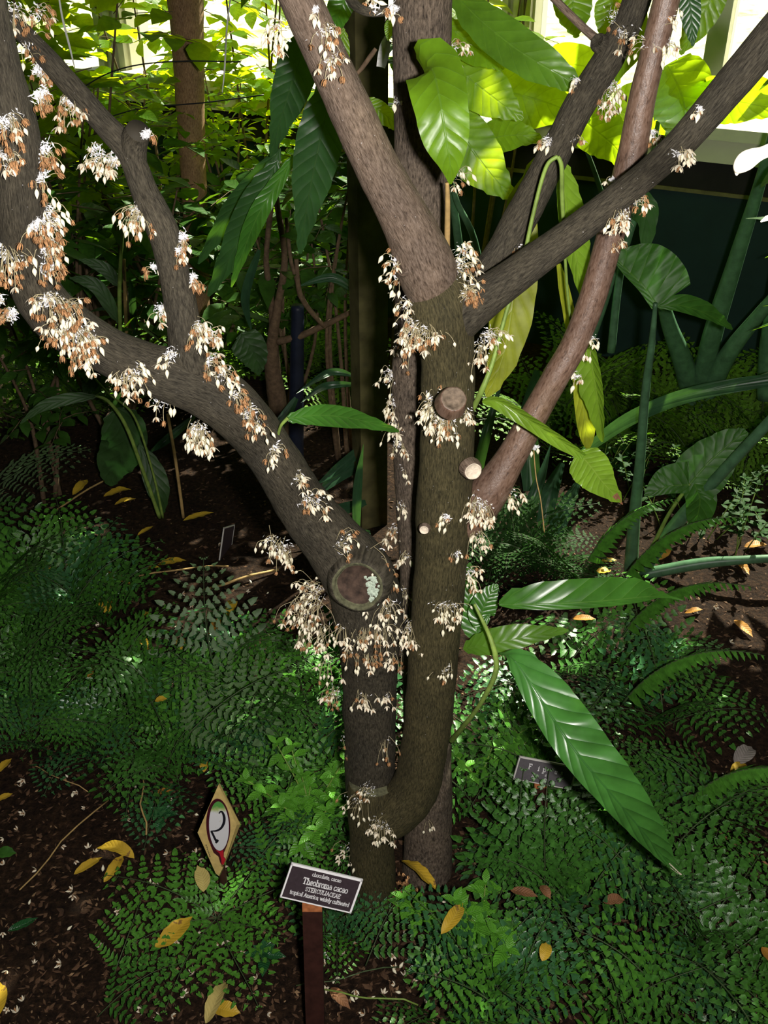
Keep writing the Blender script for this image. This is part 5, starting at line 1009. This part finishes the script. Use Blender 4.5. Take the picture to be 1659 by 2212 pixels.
for i, (sp, w) in enumerate([([(800, 1150, 2.0), (740, 1160, 1.98), (640, 1180, 1.95)], 12), ([(790, 1085, 2.2), (720, 1110, 2.15), (670, 1160, 2.1)], 14), ([(800, 995, 2.3), (730, 1030, 2.25), (670, 1080, 2.2)], 13), ([(790, 960, 2.3), (740, 1005, 2.25), (680, 1050, 2.2)], 12),
                             ([(760, 810, 2.3), (710, 805, 2.3), (640, 850, 2.2)], 8), ([(765, 830, 2.3), (700, 835, 2.3), (650, 870, 2.2)], 8), ([(560, 540, 2.5), (530, 640, 2.4), (545, 720, 2.3)], 10), ([(640, 860, 2.4), (600, 920, 2.3), (545, 960, 2.2)], 12), ([(780, 640, 2.4), (720, 600, 2.4), (640, 620, 2.4)], 10),
                             ([(770, 1170, 2.0), (772, 1060, 2.0), (785, 960, 2.0)], 10), ([(1000, 1180, 2.2), (1040, 980, 2.2), (1090, 800, 2.3)], 12), ([(1080, 1180, 2.2), (1150, 1080, 2.2), (1190, 960, 2.3)], 14), ([(420, 900, 2.4), (360, 950, 2.3), (320, 980, 2.3)], 9), ([(290, 720, 2.5), (285, 640, 2.5), (280, 600, 2.5)], 8)]):
    b = MB(); pleaf(b, sp, w, w, widths=[.4, .8, 1, .9, .4, .03], fold=.3); tag(rebase(b.build('strap_leaf', 'strap')), where(('long narrow shaded leaf', 'D'), sp[1][0], sp[1][1]), 'leaf', 'strap leaves in the shade')

# ------------------------------------------------------------------ things lying on the mulch
def fallen(px, py, L, ang, mat, label, w=.27, arch=.12, name='fallen_leaf', z=.006, roll=.0, curl=.3, group=None):
    """L in px at that spot, ang = screen direction of the tip (0 right, 90 up)"""
    c_ = G(px, py); m = mpp(c_); a = R(ang); p0 = G(px - math.cos(a) * L / 2, py + math.sin(a) * L / 2); p1 = G(px + math.cos(a) * L / 2, py - math.sin(a) * L / 2); d = p1 - p0; l = d.length
    b = MB(); pts = []; n = 14; u = d.normalized(); s = u.cross(Vector((0, 0, 1))).normalized(); ra = roll
    for i in range(n + 1):
        t = i / n; q = p0.lerp(p1, t); g = gz(q.x, q.y); q.z = g + z + arch * l * math.sin(math.pi * t) * .8 + s.length * 0; q += s * (.05 * l * math.sin(math.pi * t * 1.3)); pts.append(q)
    ac = [(s * math.cos(ra) + Vector((0, 0, 1)) * math.sin(ra)) for _ in pts]; ws = [w * l * max(.02, prof(i / n, .9)) for i in range(n + 1)]
    blade(b, pts, ws, ws, ac, 3, curl, .06, 4, 0, px * .1); o = b.build(name, mat); tag(o, label, 'fallen leaf', group); return rebase(o)
fallen(382, 2046, 105, 38, 'yellow', 'large yellow fallen leaf partly under the bright fern', .22, .05, z=.04)
fallen(443, 1955, 58, 100, 'cream', 'small cream-coloured leaf resting on the bright fern', .24, .03, z=.07)
fallen(192, 1875, 72, 30, 'yellow', 'yellow fallen leaf lying below left of the two crossed ones', .17)
fallen(252, 1850, 84, 162, 'yellow', 'yellow fallen leaf on top of another, tip to the left', .17, .15, z=.012)
fallen(248, 1880, 75, 52, 'yellow', 'yellow fallen leaf beneath the crossed one', .17, .1)
fallen(470, 2180, 100, 62, 'cream', 'pale yellow leaf standing crumpled at the bottom edge', .22, .3, z=.015, roll=.4)
fallen(492, 2190, 60, -20, 'yellow', 'tan leaf under the crumpled one at the bottom edge', .3, .1)
fallen(-2, 2165, 80, 80, 'yellow', 'yellow leaf cut off by the frame at the bottom left', .22)
fallen(52, 2005, 72, 25, 'seed_dk', 'green fallen leaf on the mulch at lower left', .17)
fallen(15, 1852, 45, 0, 'fern', 'rounded dark green leaf by the left edge', .35)
fallen(10, 1662, 50, 40, 'yellow', 'yellow leaf at the left edge above another', .2)
fallen(12, 1728, 38, 20, 'yellow', 'small yellow leaf at the left edge below another', .25)
fallen(907, 1955, 108, -45, 'yellow', 'yellow leaf leaning on the foot of the rear stem', .17, .25, z=.07, roll=.5)
fallen(972, 2085, 85, 55, 'yellow', 'chewed yellow leaf among the ferns beside the trunk base', .17, .15, z=.12)
fallen(1120, 2030, 60, -20, 'brownleaf', 'crinkled brown leaf in the ferns right of the trunk base', .2, .2, z=.12)
fallen(1165, 2028, 34, -60, 'brownleaf', 'small brown leaf beside the crinkled one', .3, .2, z=.12)
fallen(1160, 2165, 40, 75, 'yellow', 'short yellow leaf in the ferns at the bottom', .3, .2, z=.13)
fallen(1640, 2180, 90, -50, 'orange', 'orange leaf in the bottom right corner', .2, .1, z=.12)
fallen(1305, 2053, 45, 0, 'brownleaf', 'brown scrap of leaf in the middle of the right fern bed', .3, .2, z=.13)
fallen(735, 2160, 62, -50, 'brownleaf', 'curled brown leaf right of the stake foot', .2, .2)
fallen(1252, 1406, 50, -2, 'orange', 'orange leaf just above the big drooping leaf', .2, .1, z=.09)
fallen(1605, 1362, 52, -45, 'orange', 'long orange leaf alone on the bare soil at the right', .2)
fallen(1498, 1325, 38, 2, 'orange', 'small orange leaf above the arching fern', .2)
fallen(1432, 1196, 36, 60, 'orange', 'small orange leaf by the base of the thick stalks', .22)
fallen(1315, 1213, 36, 0, 'yellow', 'small yellow leaf left of the thick stalks', .22)
fallen(1300, 1262, 34, 10, 'yellow', 'small yellow leaf above the long horizontal cacao leaf', .3, z=.04)
fallen(1632, 1182, 50, 5, 'orange', 'orange leaf at the right edge above the lowest stalk', .25)
fallen(1605, 1232, 36, -55, 'orange', 'orange leaf under the lowest stalk', .2)
fallen(1595, 1662, 40, 30, 'yellow', 'yellow-brown leaf beside the grey dry one', .3)
fallen(1605, 1635, 50, 40, 'greyleaf', 'crumpled grey dry leaf on the soil at the right', .3, .2)
fallen(175, 1056, 46, 40, 'yellow', 'yellow leaf on the dark soil right of the pale lacy fern', .2)
fallen(255, 1072, 62, 14, 'yellow', 'yellow leaf on the dark soil, upper of a pair', .2)
fallen(272, 1090, 48, 14, 'yellow', 'yellow leaf on the dark soil, lower of a pair', .18)
fallen(430, 1122, 70, 16, 'yellow', 'long yellow leaf on the dark soil near the edge-on label', .14)
fallen(316, 1156, 40, 30, 'yellow', 'yellowish leaf below the thin brown cane', .14)
fallen(372, 1217, 62, 5, 'yellow', 'yellow leaf in the middle of the bare mulch', .2)
fallen(332, 1228, 26, 0, 'yellow', 'tiny yellow leaf left of the middle one', .25)
fallen(230, 1328, 40, 100, 'yellow', 'curved yellow leaf at the edge of the left ferns', .25, .15, z=.03)
fallen(108, 1270, 34, 10, 'yellow', 'pale leaf among the ferns at far left', .25, z=.05)
fallen(262, 1278, 60, -30, 'orange', 'thin orange leaf at the end of a left fern', .12, z=.04)
fallen(500, 1318, 38, 65, 'yellow', 'yellow leaf upright on the bare mulch below the edge-on label', .22, .3)
fallen(315, 1335, 26, 45, 'yellow', 'tiny yellow leaf on the mulch above the pale standing fern', .2)
fallen(313, 1393, 26, -60, 'yellow', 'yellow leaf left of the pale standing fern, upper one', .25)
fallen(322, 1410, 20, -10, 'yellow', 'yellow leaf left of the pale standing fern, lower one', .3)
fallen(390, 1400, 34, 80, 'yellow', 'yellow leaf touching the pale standing fern', .22)
fallen(468, 1390, 46, 60, 'orange', 'brownish leaf right of the pale standing fern', .18, z=.05)
fallen(365, 1616, 26, 10, 'yellow', 'yellow scrap lying on the pale silvery fern', .35, z=.13)
fallen(358, 1716, 44, 5, 'orange', 'tan curled leaf above left of the number marker', .2)
fallen(442, 1675, 30, 90, 'yellow', 'small yellow leaf above the tip of the number marker', .25, z=.03)
fallen(205, 1492, 34, 70, 'orange', 'brown leaf in the left ferns', .15, z=.05)
fallen(735, 742, 60, -10, 'orange', 'brown leaf caught in the dark planting left of the post', .25, z=.1)
fallen(645, 1396, 60, 92, 'pipe', 'slender dark pod hanging beside the flowers on the left stem', .06, z=.2) if False else None
def stick(a, b_, w, mat, label, z=.006, name='twig', cat='twig'):
    q = MB(); p0, p1 = G(*a), G(*b_); pts = []
    for i in range(7):
        t = i / 6; p_ = p0.lerp(p1, t); p_.z = gz(p_.x, p_.y) + z + .01 * math.sin(math.pi * t); p_ += Vector((.004 * math.sin(t * 9), .004 * math.cos(t * 7), 0)); pts.append(p_)
    tube(q, pts, [w * .5 * mpp(p_) for p_ in pts], 6); tag(rebase(q.build(name, mat)), label, cat)
stick((42, 1932), (232, 1735), 3.5, 'straw', 'long dry straw crossing the mulch at lower left')
stick((60, 1660), (190, 1720), 2.5, 'straw', 'thin straw near the left edge')
stick((300, 1248), (492, 1228), 4, 'straw', 'pale straw lying on the mulch below the edge-on label')
stick((430, 1285), (600, 1235), 6, 'straw', 'dry blade of grass leading to the leaning stem')
stick((1500, 1772), (1670, 1890), 5, 'brownleaf', 'reddish-brown stick on the soil at the right')
stick((1555, 1930), (1600, 1950), 4, 'brownleaf', 'short brown stick on the soil at the right')
stick((105, 1120), (240, 1040), 4, 'straw', 'grey dry stalk above the left ferns')
stick((310, 1700), (318, 1830), 4, 'straw', 'pale stem leaning in the fern shadow left of the marker', .03)
stick((640, 2150), (860, 2110), 3, 'fernstem', 'green runner crossing the mulch behind the stake', .02)
stick((700, 2165), (900, 2200), 4, 'twigg', 'green stem curving along the bottom edge', .03)
r = random.Random(11)
cnt = 0
ZN = [((0, 1680), (580, 2200), 'pale fallen cacao flower on the open mulch at lower left', 'fallen flowers at lower left', 62), ((700, 2020), (900, 2205), 'pale fallen cacao flower on the mulch beside the stake foot', 'fallen flowers by the stake', 24),
      ((850, 1900), (1000, 2180), 'pale fallen cacao flower around the trunk foot', 'fallen flowers round the trunk foot', 14), ((1500, 1300), (1655, 1960), 'pale fallen flower on the bare soil at the right', 'fallen flowers on the right', 14), ((150, 1150), (600, 1420), 'pale fallen flower on the shaded mulch behind the left ferns', 'fallen flowers behind the ferns', 22)]
for (xa, ya), (xb, yb), lab, grp, k in ZN:
    for _ in range(k):
        p_ = G(r.uniform(xa, xb), r.uniform(ya, yb)); p_.z = gz(p_.x, p_.y) + .004; me = r.choice(FLOW + BUDS + FLOW[:2])
        o = link('fallen_flower', me); o.matrix_basis = Matrix.Translation(p_) @ Matrix.Rotation(r.uniform(0, 6.3), 4, 'Z') @ Matrix.Rotation(r.uniform(1.2, 2.6), 4, 'X') @ Matrix.Scale(r.uniform(.7, 1.1), 4); tag(o, lab, 'flower', grp)
# withered blossoms heaped between the stems
b = MB()
for _ in range(160):
    q = P(r.gauss(868, 10), r.gauss(1950, 22), 1.04); q.z = max(.01, q.z); me = r.choice(WITH); m_ = Matrix.Translation(q) @ Matrix.Rotation(r.uniform(0, 6), 4, 'X') @ Matrix.Rotation(r.uniform(0, 6), 4, 'Z') @ Matrix.Scale(.8, 4); o = len(b.v)
    for v in me.vertices: b.v.append(m_ @ v.co)
    for f in me.polygons: b.face([o + i for i in f.vertices])
tag(b.build('withered_debris', 'wither'), 'heap of withered brown blossoms between the trunk feet', 'debris', None, 'stuff')

# ferns and straps that would read alike: say which is nearer
same = {}
for o in bpy.data.objects:
    if o.parent is None and o.get('category') in ('fern', 'leaf'): same.setdefault(o['label'], []).append(o)
for lb, os_ in same.items():
    if len(os_) > 1:
        os_.sort(key=lambda q: q.location.y)
        w = ['nearer', 'farther'] if len(os_) == 2 else ['nearest', 'middle', 'farthest', 'very farthest']
        for q, s in zip(os_, w): q['label'] = s + ' ' + lb
